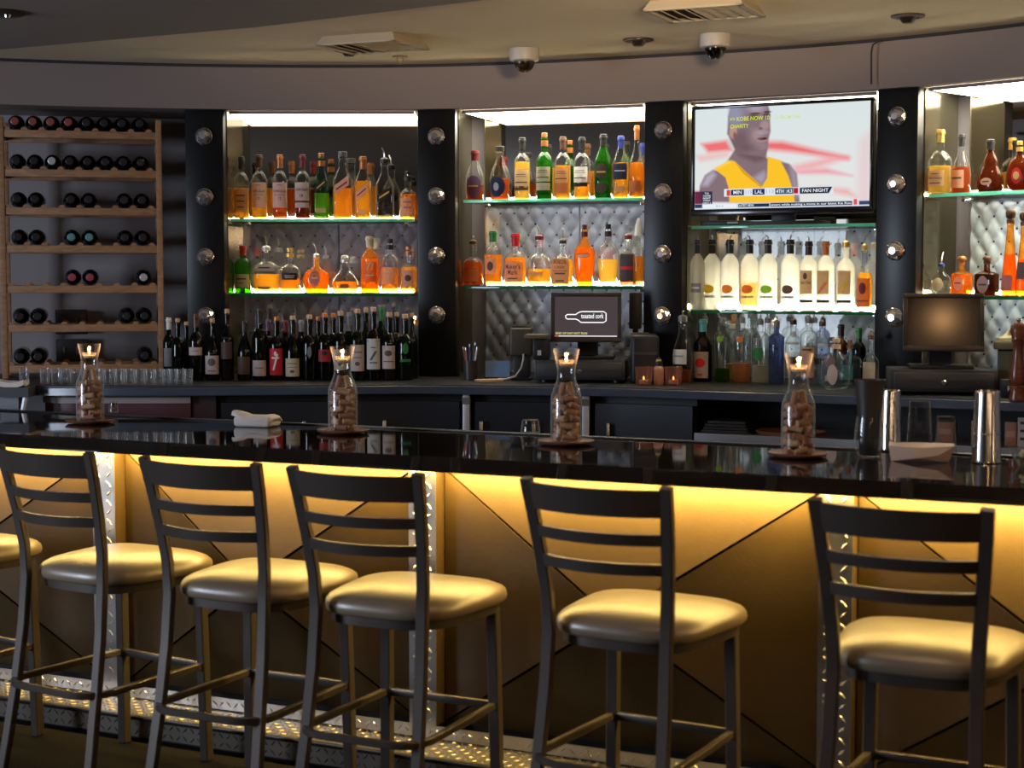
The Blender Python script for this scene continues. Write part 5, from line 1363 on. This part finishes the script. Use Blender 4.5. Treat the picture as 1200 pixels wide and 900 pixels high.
# foot step with plate on top and on its riser
ZF, FY = .085, .115
mb = MB(); mb.box(((U0 + U1) / 2, (FY + .012 + PY + .08) / 2, ZF / 2 - .003), (U1 - U0, PY + .068 - FY - .006, ZF - .008)); mb.build('foot_step', BLACKM, t_bar)
mb = MB(); mb.box(((U0 + U1) / 2, FY + .002, ZF - .006), (U1 - U0, .022, .014), bev=.003); mb.build('step_nosing', BLACKM, t_bar)
diamond_plate(U0, U1, FY + .014, PY + .01, lambda u, v, h: Vector((u, v, ZF + h)), 'step_plate', t_bar, .03, step_m)
diamond_plate(U0, U1, .008, ZF - .014, lambda u, v, h: Vector((u, FY + .010 - h, v)), 'riser_plate', t_bar, .03, step_m)
diamond_plate(U0, U1, ZF + .005, zb0 - .003, lambda u, v, h: Vector((u, PY + .0 - h, v)), 'base_plate', t_bar, .03)
# warm light strip under the overhang
mb = MB(); mb.box(((U0 + U1) / 2, PY - .030, ZT - .060), (U1 - U0 - .04, .014, .022)); o = mb.build('led_channel', DULLSTEEL, t_bar)
mb = MB(); mb.poly([((U0 + .03), PY - .022, ZT - .071), (U1 - .03, PY - .022, ZT - .071), (U1 - .03, PY - .006, ZT - .058), (U0 + .03, PY - .006, ZT - .058)]); mb.poly([(U0 + .03, PY - .038, ZT - .0722), (U1 - .03, PY - .038, ZT - .0722), (U1 - .03, PY - .023, ZT - .0722), (U0 + .03, PY - .023, ZT - .0722)]); led = mb.build('led_diffuser', glow('bar_led', (1.0, .67, .19), 225), o)
# guests' side raised bartender rail along the back edge
mb = MB(); mb.box(((U0 + U1) / 2, DEPTH - .012, ZT + .003), (U1 - U0, .022, .006), bev=.002); mb.build('back_edge', BLACKP, t_bar)

# ------------------------------------------------------------------ carafes of corks with a floating candle, on brown plates
carafe_m = glass('carafe_glass', (.96, .97, .98), (.72, .76, .79), ior=1.7, gloss=1.4, rim=.75)
corkm = [pbr('cork_light', (.50, .30, .17), .85, noise=(150, .35)), pbr('cork_wine', (.38, .19, .12), .85, noise=(150, .35))]
CP = [(0, 0), (.030, 0), (.046, .002), (.051, .008), (.052, .02), (.052, .145), (.050, .160), (.043, .180), (.035, .200), (.0305, .218), (.0295, .235), (.031, .252), (.035, .275), (.040, .298), (.0435, .315)]
cork_me = []
for m in corkm:
    mb = MB(); mb.lathe([(0, -.0215), (.0095, -.0215), (.0105, -.0205), (.0108, 0), (.0105, .0205), (.0095, .0215), (0, .0215)], 14); o = mb.build('wine_cork', m); cork_me.append(o.data); bpy.data.objects.remove(o)
cwhere = ['leftmost carafe', 'carafe right of the folded napkins', 'carafe before the lit register', 'rightmost carafe']
for i, (px, by, ty, kpx) in enumerate(((106, 495.5, 402, 0), (402, 507.5, 405, 0), (663.5, 520.5, 408, 0), (935, 535, 413, 0))):
    g = at_z(px, by, ZT); s = depth(g) / F
    hgt = (by - 2 - ty) * s; k = hgt / .322
    # plate
    t = thing('brown_plate', f'round brown plate under the {cwhere[i]}', 'plate', (g.x, g.y, ZT + .0004), 0, 'brown plates on the bar')
    mb = MB(); mb.lathe([(0, 0), (.060, 0), (.064, .003), (.088, .006), (.093, .012), (.091, .0145), (.086, .011), (.062, .0075), (0, .0075)], 36); mb.build('plate_dish', pbr('terracotta', (.17, .072, .040), .6, spec=.25), t)
    z0 = ZT + .0004 + .0078
    t = thing('carafe', f'glass {cwhere[i]} on the bar, filled with corks' if i else 'leftmost glass carafe on the bar, filled with corks', 'carafe', (g.x, g.y, z0), 0, 'cork-filled carafes on the bar')
    pf = CP + [(.0418, .3155), (.0385, .298), (.0335, .275), (.0296, .252), (.0281, .235), (.0291, .218), (.0336, .200), (.0416, .180), (.0485, .159)]
    mb = MB(); mb.lathe([(r, z * k) for r, z in CP] + [(.0425, .3165 * k)], 36); mb.build('carafe_wall', carafe_m, t)
    # candle cup in the neck
    t2 = thing('floating_candle', f'small lit tealight in the mouth of the {cwhere[i]}', 'candle', (g.x, g.y, z0 + .255 * k), 0, 'tealights in the carafes')
    mb = MB(); mb.lathe([(0, 0), (.020, 0), (.0225, .003), (.0265, .024), (.0250, .024), (.021, .004), (0, .004)], 22); mb.build('candle_cup', glass('cup_clear', (.95, .93, .9), (.7, .7, .7), frost=.08, frost_col=(1, .8, .6), rim=.5), t2)
    mb = MB(); mb.lathe([(0, .0045), (.0195, .0045), (.021, .014), (0, .013)], 20); mb.build('wax', pbr('wax_glow', (.80, .62, .48), .5), t2)
    mb = MB(); mb.tube([(0, 0, .013), (.0005, 0, .020)], .0009, 6); mb.build('wick', DARKINK, t2)
    mb = MB(); mb.lathe([(0, .017), (.003, .0195), (.0042, .024), (.003, .030), (.0012, .036), (0, .040)], 12); mb.build('flame', glow('candle_flame', (1, .50, .16), 22), t2)
    li = bpy.data.lights.new('candle_light', 'POINT'); li.energy = .5; li.color = (1, .5, .2); li.shadow_soft_size = .008
    lo = bpy.data.objects.new('candle_light', li); COL.objects.link(lo); lo.location = (g.x, g.y, z0 + .255 * k + .055)
    rnd = random.Random(20 + i)
    lab = f'wine cork packed inside the {cwhere[i]}'
    n = 0
    for L in range(7):
        zc = z0 + .0135 + .0216 * L
        a0 = L * .82 + rnd.uniform(-.15, .15)
        for q in range(4):
            a = a0 + q * PI / 2 + rnd.uniform(-.18, .18)
            d = Vector((math.cos(a), math.sin(a)))
            o = bpy.data.objects.new('wine_cork', cork_me[rnd.random() < .45]); COL.objects.link(o)
            o.location = (g.x + d.x * .0305, g.y + d.y * .0305, zc + rnd.uniform(-.004, .004))
            o.rotation_euler = (0, PI / 2 + rnd.uniform(-.38, .38), a + PI / 2 + rnd.uniform(-.2, .2))
            tag(o, lab, 'cork', f'corks in the {cwhere[i]}'); n += 1
    for q in (0, 1):
        o = bpy.data.objects.new('wine_cork', cork_me[q]); COL.objects.link(o)
        o.location = (g.x + (-.013 if q else .013), g.y + .004 * (1 - 2 * q), z0 + .0135 + .0216 * 7 + .010)
        o.rotation_euler = (rnd.uniform(-.15, .15), .25 * (1 if q else -1), 0)
        tag(o, lab, 'cork', f'corks in the {cwhere[i]}')
# ------------------------------------------------------------------ napkins on the bar
g = at_z(298, 501, ZT)
def folded_napkin():
    """a folded napkin pad: soft block with a turned-up flap on top"""
    t = thing('napkin_pad', 'pale folded linen napkins on the bar between the two left carafes', 'napkin', (g.x, g.y + .05, ZT + .0005), BA + R(8))
    mb = MB(); mb.box((.004, 0, .020), (.150, .105, .040), bev=.014, seg=4); mb.build('napkin_block', linen, t)
    mb = MB(); nx, ny = 16, 8
    top = []
    for j in range(ny + 1):
        r_ = []
        for i in range(nx + 1):
            u, v = i / nx, j / ny - .5
            x = -.088 + .172 * u; wv = .118 * (1 - .55 * max(0, .35 - u) / .35) * (1 - .25 * max(0, u - .85) / .15)
            z = .0415 + .016 * max(0, .30 - u) / .30 - .010 * max(0, u - .8) / .2 + .004 * math.sin(u * 9) - .012 * (abs(v) * 2) ** 6
            r_.append((x, v * wv - .004 * math.sin(u * 6), z))
        top.append(r_)
    T1 = [[mb.v(p) for p in r] for r in top]; B1 = [[mb.v((x, y, z - .005)) for x, y, z in r] for r in top]
    for j in range(ny):
        for i in range(nx):
            mb.face([T1[j][i], T1[j][i + 1], T1[j + 1][i + 1], T1[j + 1][i]]); mb.face([B1[j][i], B1[j + 1][i], B1[j + 1][i + 1], B1[j][i + 1]])
    for i in range(nx): mb.face([B1[0][i], B1[0][i + 1], T1[0][i + 1], T1[0][i]]); mb.face([T1[ny][i], T1[ny][i + 1], B1[ny][i + 1], B1[ny][i]])
    for j in range(ny): mb.face([T1[j][0], T1[j + 1][0], B1[j + 1][0], B1[j][0]]); mb.face([B1[j][nx], B1[j + 1][nx], T1[j + 1][nx], T1[j][nx]])
    mb.build('turned_flap', linen, t, angle=60)
folded_napkin()
g2 = at_z(1083, 541.5, ZT); s2 = depth(g2) / F
t = thing('paper_boat', 'folded pale paper napkin holder on the bar in front of the tins', 'napkin', (g2.x, g2.y + .04, ZT + .0005), R(-14))
mb = MB()
hw, ht = 37 * s2, 19 * s2
bot = [(-hw * .92, -.035, 0), (hw * .86, -.035, 0), (hw * .86, .045, 0), (-hw * .92, .045, 0)]
topf = [(-hw * 1.0, -.052, ht * 1.0), (-hw * .35, -.060, ht * .93), (hw * .15, -.058, ht * .90), (hw * 1.02, -.050, ht * 1.04), (hw * 1.0, .06, ht * 1.0), (-hw * 1.0, .06, ht * .98)]
B_ = [mb.v(p) for p in bot]; T_ = [mb.v(p) for p in topf]
fold = mb.v((-hw * .12, -.066, ht * .28)); fold2 = mb.v((hw * .52, -.058, ht * .45))
mb.face(B_[::-1]); mb.face([T_[0], T_[1], T_[2], T_[3], T_[4], T_[5]])
mb.face([B_[0], fold, T_[1], T_[0]]); mb.face([fold, T_[2], T_[1]]); mb.face([fold, fold2, T_[2]]); mb.face([fold2, T_[3], T_[2]])
mb.face([B_[0], B_[1], fold]); mb.face([B_[1], fold2, fold]); mb.face([B_[1], T_[3], fold2])
mb.face([B_[1], B_[2], T_[4], T_[3]]); mb.face([B_[2], B_[3], T_[5], T_[4]]); mb.face([B_[3], B_[0], T_[0], T_[5]])
mb.build('folded_paper', pbr('napkin_paper', (.62, .46, .38), .7), t, angle=3)
# ------------------------------------------------------------------ tins and glasses at the right end
steel2 = pbr('polished_steel', (.72, .70, .68), .14, 1.0)
def tin(px, by, ty, w, label, inv=True):
    g = at_z(px, by, ZT); s = depth(g) / F; h = (by - ty) * s; r = w / 2 * s
    t = thing('cocktail_tin', label, 'shaker', (g.x, g.y, ZT + .0005), 0, 'steel cocktail tins on the bar')
    mb = MB(); mb.lathe([(0, .002), (r * .97, .002), (r, 0), (r * 1.03, .003), (r * .99, .008), (r * .84, h - .006), (r * .82, h - .001), (r * .79, h), (r * .76, h - .004), (0, h - .005)], 36); mb.build('tin_wall', steel2, t)
    mb = MB(); mb.lathe([(r * .935, h * .40), (r * .95, h * .405), (r * .945, h * .415), (r * .925, h * .42)], 36); mb.build('tin_band', steel2, t)
tin(1043, 528, 457, 26, 'slim steel tin behind the black tumbler')
tin(1155.5, 542, 458, 34, 'tall steel tin standing right of the paper napkin holder')
def pint(px, by, ty, w, label):
    g = at_z(px, by, ZT); s = depth(g) / F; h = (by - ty) * s; r = w / 2 * s
    t = thing('pint_glass', label, 'glass', (g.x, g.y, ZT + .0005), 0)
    mb = MB(); mb.lathe([(0, 0), (r * 1.0, 0), (r * 1.0, .004), (r * .78, h - .01), (r * .76, h), (0, h), ], 28); mb.build('glass_wall', glass('pint', (.88, .88, .88), (.5, .5, .5), rim=.6, gloss=1.4), t)
    mb = MB(); mb.lathe([(0, h - .016), (r * .73, h - .016), (r * .755, h - .003), (0, h - .003)], 28); mb.build('thick_base', glass('pint_base', (.75, .75, .76), (.35, .35, .36)), t)
pint(1077, 533, 470, 31, 'upturned pint glass behind the paper napkin holder')
pint(1108, 531, 488, 26, 'low upturned glass behind the right end of the paper napkin holder')
g = at_z(1018, 536, ZT); s = depth(g) / F
t = thing('stemless_glass', 'stemless wine glass holding the tall black tumbler', 'glass', (g.x, g.y, ZT + .0005), 0)
r = 17 * s; hh = 48 * s
GP = [(0, 0), (r * .55, 0), (r * .75, .004), (r * .96, hh * .25), (r * 1.0, hh * .42), (r * .95, hh * .70), (r * .84, hh)]
mb = MB(); mb.lathe(GP + [(r * .80, hh)], 32); mb.build('glass_wall', carafe_m, t)
t = thing('black_tumbler', 'tall black plastic tumbler standing inside the stemless glass', 'tumbler', (g.x, g.y, ZT + .0065), 0)
h2 = 89 * s
mb = MB(); mb.lathe([(0, 0), (r * .58, 0), (r * .64, .004), (r * .78, hh), (r * 1.06, h2), (r * 1.01, h2), (r * .74, hh), (r * .58, .008), (0, .008)], 32); mb.build('tumbler_wall', pbr('matt_black', (.010, .010, .011), .5), t)
def shot(px, by, w, h, label):
    g = at_z(px, by, ZT); s = depth(g) / F; r = w / 2 * s; hz = h * s
    t = thing('shot_glass', label, 'glass', (g.x, g.y, ZT + .0005), 0)
    mb = MB(); mb.lathe([(0, 0), (r, 0), (r, .003), (r * .84, hz - .003), (r * .8, hz), (0, hz)], 22); mb.build('glass_wall', glass('shot', (.9, .87, .85), (.55, .52, .5), ior=1.6, rim=.7), t)
    mb = MB(); mb.lathe([(0, hz - .013), (r * .8, hz - .013), (r * .8, hz - .002), (0, hz - .002)], 22); mb.build('thick_base', glass('shot_base', (.8, .75, .7), (.4, .36, .33), ior=1.8), t)
shot(621.5, 507, 23, 15, 'small upturned shot glass left of the carafe before the lit register')
shot(133, 483.5, 11, 12, 'small clear shot glass behind the leftmost carafe')
g = at_z(1198, 546, ZT)
t = thing('lime_bowl', 'small glass bowl of pale citrus wedges at the right frame edge', 'bowl', (g.x + .02, g.y, ZT + .0005), 0)
mb = MB(); mb.lathe([(0, 0), (.030, 0), (.050, .03), (.055, .05), (.053, .05), (.048, .03), (.028, .004), (0, .004)], 26); mb.build('bowl_wall', GLASS, t)
for k in range(5):
    a = k * 1.3
    o = None
    mb = MB(); mb.lathe([(0, -.016), (.007, -.010), (.010, 0), (.007, .010), (0, .016)], 12, ds=.7); o = mb.build('citrus_wedge', pbr('citrus', (.55, .50, .28), .5), loc=(g.x + .02 + .019 * math.cos(a), g.y + .019 * math.sin(a), ZT + .032 + .009 * (k % 2)), rz=a)
    o.rotation_euler = (1.2, .3, a); tag(o, 'pale citrus wedge in the small glass bowl at the right edge', 'citrus', 'citrus wedges in the bowl')

# ================================================================== bar stools
vinyl = pbr('tan_vinyl', (.20, .150, .100), .36, spec=.7, coat=.22, coat_rough=.3, bump=(160, .05))
stool_m = pbr('stool_metal', (.075, .060, .050), .36, .45)
def make_stool():
    t = thing('bar_stool', 'x', 'bar stool')
    # cushion: a rounded trapezoid, domed
    def outline(n=48):
        pts = []
        for k in range(n):
            th = 2 * PI * k / n; x, y = cross(th, 4.0)
            wy = .205 + .052 * (y + 1) / 2          # wider at the front
            pts.append((x * wy, y * .240 + .038 - .012 * (x * x) * (1 if y > 0 else -1) * .6))
        return pts
    ol = outline(); mb = MB()
    lev = [(.92, .648), (.975, .650), (1.0, .657), (1.010, .669), (1.0, .682), (.96, .693), (.88, .703), (.70, .714), (.42, .721), (.18, .723)]
    rings = [[mb.v((x * k, y * k, z)) for x, y in ol] for k, z in lev]
    for a, b in zip(rings, rings[1:]):
        for k in range(48): mb.face([a[k], a[(k + 1) % 48], b[(k + 1) % 48], b[k]])
    mb.face(rings[0][::-1]); mb.face(rings[-1])
    mb.build('seat_cushion', vinyl, t, angle=60)
    mb = MB(); mb.prism([(x * .93, y * .93) for x, y in ol], .622, .648); mb.build('seat_pan', stool_m, t)
    # back posts running down into the rear legs
    path = lambda s_: [(s_ * .200, -.315, 0), (s_ * .192, -.285, .15), (s_ * .184, -.255, .32), (s_ * .178, -.228, .50), (s_ * .175, -.214, .66), (s_ * .179, -.216, .76), (s_ * .188, -.236, .88), (s_ * .198, -.264, 1.0), (s_ * .205, -.288, 1.085)]
    for s_ in (-1, 1):
        mb = MB(); mb.sweep(path(s_), rect(.034, .024, .25), up=Vector((0, 1, 0))); mb.build('back_post', stool_m, t)
        mb = MB(); mb.sweep([(s_ * .185, .205, .624), (s_ * .190, .212, .32), (s_ * .195, .218, 0.006)], rect(.034, .034, .2), up=Vector((0, 1, 0))); lg = mb.build('front_leg', stool_m, t)
        mb = MB(); mb.lathe([(0, 0), (.016, 0), (.016, .006), (0, .006)], 12, c=(s_ * .195, .218, 0)); mb.build('foot_glide', BLACKP, lg)
    # three curved slats
    def post(z):
        P_ = path(1)
        for (a, b) in zip(P_, P_[1:]):
            if a[2] <= z <= b[2]:
                k = (z - a[2]) / (b[2] - a[2]); return [a[i] + (b[i] - a[i]) * k for i in range(3)]
        return P_[-1]
    for zc, hh_ in ((1.040, .074), (.942, .032), (.862, .032)):
        mb = MB(); n = 14; rings = []
        for i in range(n + 1):
            u = -1 + 2 * i / n
            bow = .055 * (1 - u * u)
            ring = []
            for dy, z in ((-.006, -1), (.006, -1), (.006, 1), (-.006, 1)):
                zz = zc + z * hh_ / 2
                x_, y_, _ = post(zz)
                ring.append(mb.v((u * x_, y_ - bow + dy, zz)))
            rings.append(ring)
        for a, b in zip(rings, rings[1:]):
            for k in range(4): mb.face([a[k], a[(k + 1) % 4], b[(k + 1) % 4], b[k]])
        mb.face(rings[0][::-1]); mb.face(rings[-1])
        mb.build('back_slat', stool_m, t)
    # footrest ring, rounded behind
    zr_ = .325; c_ = []
    xf, yf, xb, yb, rr = .190, .208, .200, -.300, .09
    c_ += [(-xf, yf, zr_)]
    for k in range(7):
        a = PI + k / 6 * PI / 2; c_.append((-xb + rr + rr * math.cos(a), yb + rr + rr * math.sin(a), zr_))
    for k in range(7):
        a = 1.5 * PI + k / 6 * PI / 2; c_.append((xb - rr + rr * math.cos(a), yb + rr + rr * math.sin(a), zr_))
    c_ += [(xf, yf, zr_)]
    mb = MB(); mb.sweep(c_, rect(.020, .022, .3)); mb.build('footrest_ring', stool_m, t)
    mb = MB(); mb.box((0, yf, zr_), (2 * xf - .03, .016, .024), bev=.003); mb.build('front_stretcher', stool_m, t)
    return t
proto = None
ST_ = [(-150, 519, -32), (60, 529, -33), (233.5, 543, -27), (415, 555, -26), (697, 570, -30), (1054, 595, -27)]
sl = ['bar stool cut by the left frame edge, only its seat showing', 'second bar stool from left, before the leftmost diamond plate strip', 'third bar stool from left, below the napkins and second carafe', 'fourth bar stool from left, beside the middle diamond plate strip',
      'fifth bar stool from left, below the carafe before the lit register', 'rightmost bar stool, before the right diamond plate strip']
for i, (px, py, a) in enumerate(ST_):
    g = at_z(px, py, 1.075); a = R(a)
    o = proto = make_stool() if proto is None else None
    if o is None: pass
    break
stools = []
for i, (px, py, a) in enumerate(ST_):
    g = at_z(px, py, 1.075); a = R(a)
    o = proto if i == 0 else copy_tree(proto)
    n = Vector((-math.sin(a), math.cos(a)))
    f_ = .255 if i == 1 else .286
    o.location = (g.x + n.x * f_, g.y + n.y * f_, 0); o.rotation_euler = (0, 0, a)
    tag(o, 'dark metal ladder-back ' + sl[i] if len(sl[i].split()) < 13 else sl[i], 'bar stool', 'ladder-back stools along the bar')

# ================================================================== ceiling fixtures
def on_ceiling(px, py, z=None): return at_z(px, py, ZC if z is None else z)
vent_m = pbr('vent_paint', (.42, .36, .27), .6)
def vent(corner_px, w, d, rz, label):
    g = on_ceiling(*corner_px)
    t = thing('ceiling_vent', label, 'vent', (g.x, g.y, ZC - .0005), rz, 'ceiling air vents')
    mb = MB(); h = .035
    # tapered pan
    a = [mb.v((sx * w / 2, sy * d / 2, -h)) for sx, sy in ((-1, -1), (1, -1), (1, 1), (-1, 1))]; b = [mb.v((sx * w * .44, sy * d * .44, 0)) for sx, sy in ((-1, -1), (1, -1), (1, 1), (-1, 1))]
    for k in range(4): mb.face([a[k], a[(k + 1) % 4], b[(k + 1) % 4], b[k]])
    mb.face(b)
    for k, (sx, sy, lx, ly) in enumerate(((0, -1, w, .022), (0, 1, w, .022), (-1, 0, .022, d), (1, 0, .022, d))):
        mb.box((sx * (w / 2 - .011), sy * (d / 2 - .011), -h), (lx, ly, .006))
    mb.build('vent_frame', vent_m, t)
    mb = MB(); mb.box((0, 0, -h + .012), (w - .04, d - .04, .003)); mb.build('vent_throat', pbr('throat_dark', (.02, .018, .016), .8), t)
    for k in range(7):
        x = -w / 2 + .05 + (w - .10) * k / 6
        mb = MB(); mb.box((x, 0, -h + .004), (.030, d - .045, .003), rot=Matrix.Rotation(R(28 if k < 3 else -28), 4, 'Y')); mb.build('louvre', vent_m, t)
vent((437, 45), .36, .30, R(-24), 'square ceiling vent with dark louvres left of the left dome camera')
vent((826, 4), .36, .30, R(-24), 'square ceiling vent cut by the top frame edge')
def downlight(px, py, r, label):
    g = on_ceiling(px, py)
    t = thing('ceiling_spot', label, 'ceiling light', (g.x, g.y, ZC - .0005), 0, 'small dark ceiling spots')
    mb = MB(); mb.lathe([(0, -.004), (r * .62, -.004), (r * .70, -.010), (r, -.006), (r, 0), (0, 0)], 28); mb.build('trim_ring', pbr('spot_bronze', (.05, .038, .03), .45, .3), t)
    mb = MB(); mb.lathe([(0, -.030), (r * .30, -.028), (r * .45, -.018), (r * .55, -.0045), (0, -.0045)], 24); mb.build('spot_eye', pbr('spot_eye', (.02, .016, .015), .3), t)
downlight(409, 58, .062, 'small dark ceiling spot in front of the left vent')
downlight(748, 46, .062, 'small dark ceiling spot left of the right dome camera')
downlight(1064, 18, .062, 'small dark ceiling spot above the fourth pillar, at upper right')
g = at_z(4, 14, 2.535)
t = thing('track_spot', 'dark round spot fitting at the upper left corner', 'ceiling light', (g.x, g.y, 2.5345), 0)
mb = MB(); mb.lathe([(0, -.014), (.060, -.012), (.078, -.004), (.08, 0), (0, 0)], 28); mb.build('spot_body', pbr('spot_bronze', (.05, .038, .03), .45, .3), t)
for k in (-.02, .02):
    mb = MB(); mb.lathe([(0, -.024), (.010, -.022), (.012, -.013), (0, -.013)], 12, c=(k, -.02, 0)); mb.build('spot_eye', CHROME, t)
g = on_ceiling(469, 66)
t = thing('fire_sprinkler', 'small brass sprinkler head on the ceiling below the left vent', 'sprinkler', (g.x, g.y, ZC - .0005), 0)
brass = pbr('brass', (.45, .32, .13), .35, .8)
mb = MB(); mb.lathe([(0, -.004), (.034, -.003), (.036, 0), (0, 0)], 24); mb.build('escutcheon', brass, t)
mb = MB()
for sx in (-1, 1): mb.tube([(sx * .010, 0, -.004), (sx * .013, 0, -.016), (sx * .003, 0, -.030)], .0025, 6)
mb.lathe([(0, -.033), (.011, -.032), (.011, -.029), (0, -.029)], 14); mb.build('sprinkler_head', brass, t)
def dome(px, py, w, label):
    g = on_ceiling(px, py); s = depth(g) / F; r = w / 2 * s
    t = thing('dome_camera', label, 'security camera', (g.x, g.y, ZC - .0005), 0, 'dome security cameras')
    mb = MB(); mb.lathe([(0, 0), (r * .98, 0), (r, -.004), (r, -.042), (r * .97, -.050), (r * .74, -.054), (0, -.054)], 36); mb.build('camera_base', pbr('camera_white', (.50, .47, .45), .45), t)
    mb = MB(); mb.lathe([(r * .70 * math.cos(a), -.054 - .046 * math.sin(a)) for a in [k * PI / 2 / 9 for k in range(9)]] + [(0, -.100)], 30); mb.build('dome_cover', glass('dome_smoke', (.22, .19, .17), (.08, .07, .06), ior=1.6), t)
    mb = MB(); mb.lathe([(0, -.088), (r * .30, -.084), (r * .36, -.066), (r * .36, -.0545), (0, -.0545)], 20); mb.build('lens_block', pbr('lens_black', (.015, .014, .016), .2), t)
    mb = MB(); mb.tube([(0, -r * .28, -.074), (0, -r * .46, -.079)], r * .16, 12); mb.build('lens', CHROME, t)
dome(614.5, 57, 35, 'white dome security camera on the ceiling above the second bay')
dome(838.5, 40, 36, 'white dome security camera on the ceiling left of the television top')
# cable down the bulkhead face between television and right pillar
bb = Bay(P[5], P[6])
uc = [b3.at(1021, -.045, z) for z in (2.40, 2.46, 2.53)]
mb = MB(); q = uc[-1]
mb.tube([tuple(uc[0]), tuple(uc[1]), tuple(uc[2]), tuple(uc[2] + Vector((.006, -.002, .028))), tuple(uc[2] + Vector((.03, -.02, .042)))], .004, 8)
o = mb.build('wall_cable', pbr('cable_dark', (.03, .025, .025), .5)); tag(o, 'thin dark cable running down the bulkhead right of the television', 'cable')

# ================================================================== light
def lamp(kind, name, loc, energy, col, size=.1, rot=None, size_y=None, spread=None):
    li = bpy.data.lights.new(name, kind); li.energy = energy; li.color = col
    if kind == 'AREA':
        li.size = size
        if size_y: li.shape = 'RECTANGLE'; li.size_y = size_y
        if spread: li.spread = spread
    else: li.shadow_soft_size = size
    o = bpy.data.objects.new(name, li); COL.objects.link(o); o.location = loc
    if rot: o.rotation_euler = rot
    return o
# daylight through the front window (behind and to the left of the guests)
lamp('AREA', 'window_daylight', (-5.28, 3.55, 1.55), 150, (.72, .82, 1.0), 1.5, (0, R(-90), 0), 1.2)
lamp('AREA', 'window_daylight', (-5.28, 1.5, 1.55), 13, (.72, .84, 1.0), 1.5, (0, R(-90), 0), 1.6)
# globe pendants over the dining room
for i, (x, y) in enumerate(((-.2, -1.8), (1.25, -1.2), (2.7, -.4), (4.2, 1.8))):
    lamp('POINT', 'pendant_globe', (x, y, 2.05), 11, (1.0, .68, .40), .11)
# recessed spots in the ceiling over the bar
for (px, py) in ((409, 58), (748, 46), (1064, 18)):
    g = on_ceiling(px, py)
    o = lamp('SPOT', 'ceiling_spot_beam', (g.x, g.y, ZC - .04), 10, (1.0, .75, .48), .03)
    o.data.spot_size = R(120); o.data.spot_blend = .6
# added fill lights, out of view, brightening the ceiling over the back bar
for (x, y, e_) in ((.6, 3.1, 100), (3.3, 2.9, 100)):
    lamp('AREA', 'added_ceiling_fill', (x, y, 2.28), e_, (1.0, .74, .42), .30, (R(134), 0, R(4)), spread=R(92))
# small pendant over the bar end (it shows in the dark register screen)
lamp('POINT', 'pendant_lamp', (1.50, 3.05, 2.06), 4.2, (1.0, .52, .20), .03)
w = bpy.data.worlds.new('room_air'); SC.world = w; w.use_nodes = True
w.node_tree.nodes['Background'].inputs[0].default_value = (.30, .28, .27, 1); w.node_tree.nodes['Background'].inputs[1].default_value = .04

# ================================================================== camera
cd = bpy.data.cameras.new('photo_camera'); cam = bpy.data.objects.new('photo_camera', cd); COL.objects.link(cam)
cam.location = (0, 0, H); cam.rotation_euler = (PI / 2 - T, 0, 0)
cd.sensor_width = 36; cd.sensor_fit = 'HORIZONTAL'; cd.lens = F / 1200 * 36
cd.dof.use_dof = True; cd.dof.focus_distance = 7.0; cd.dof.aperture_fstop = 3.2
cd.clip_start = .05; cd.clip_end = 60
SC.camera = cam
SC.view_settings.view_transform = 'Standard'; SC.view_settings.look = 'None'
SC.view_settings.exposure = 0.0; SC.view_settings.gamma = 1.0
try: SC.view_settings.use_curve_mapping = False
except Exception: pass
cy = SC.cycles
cy.max_bounces = 10; cy.transparent_max_bounces = 40; cy.diffuse_bounces = 4; cy.glossy_bounces = 5; cy.transmission_bounces = 6
cy.sample_clamp_indirect = 4; cy.caustics_reflective = False; cy.caustics_refractive = False
cy.use_denoising = True
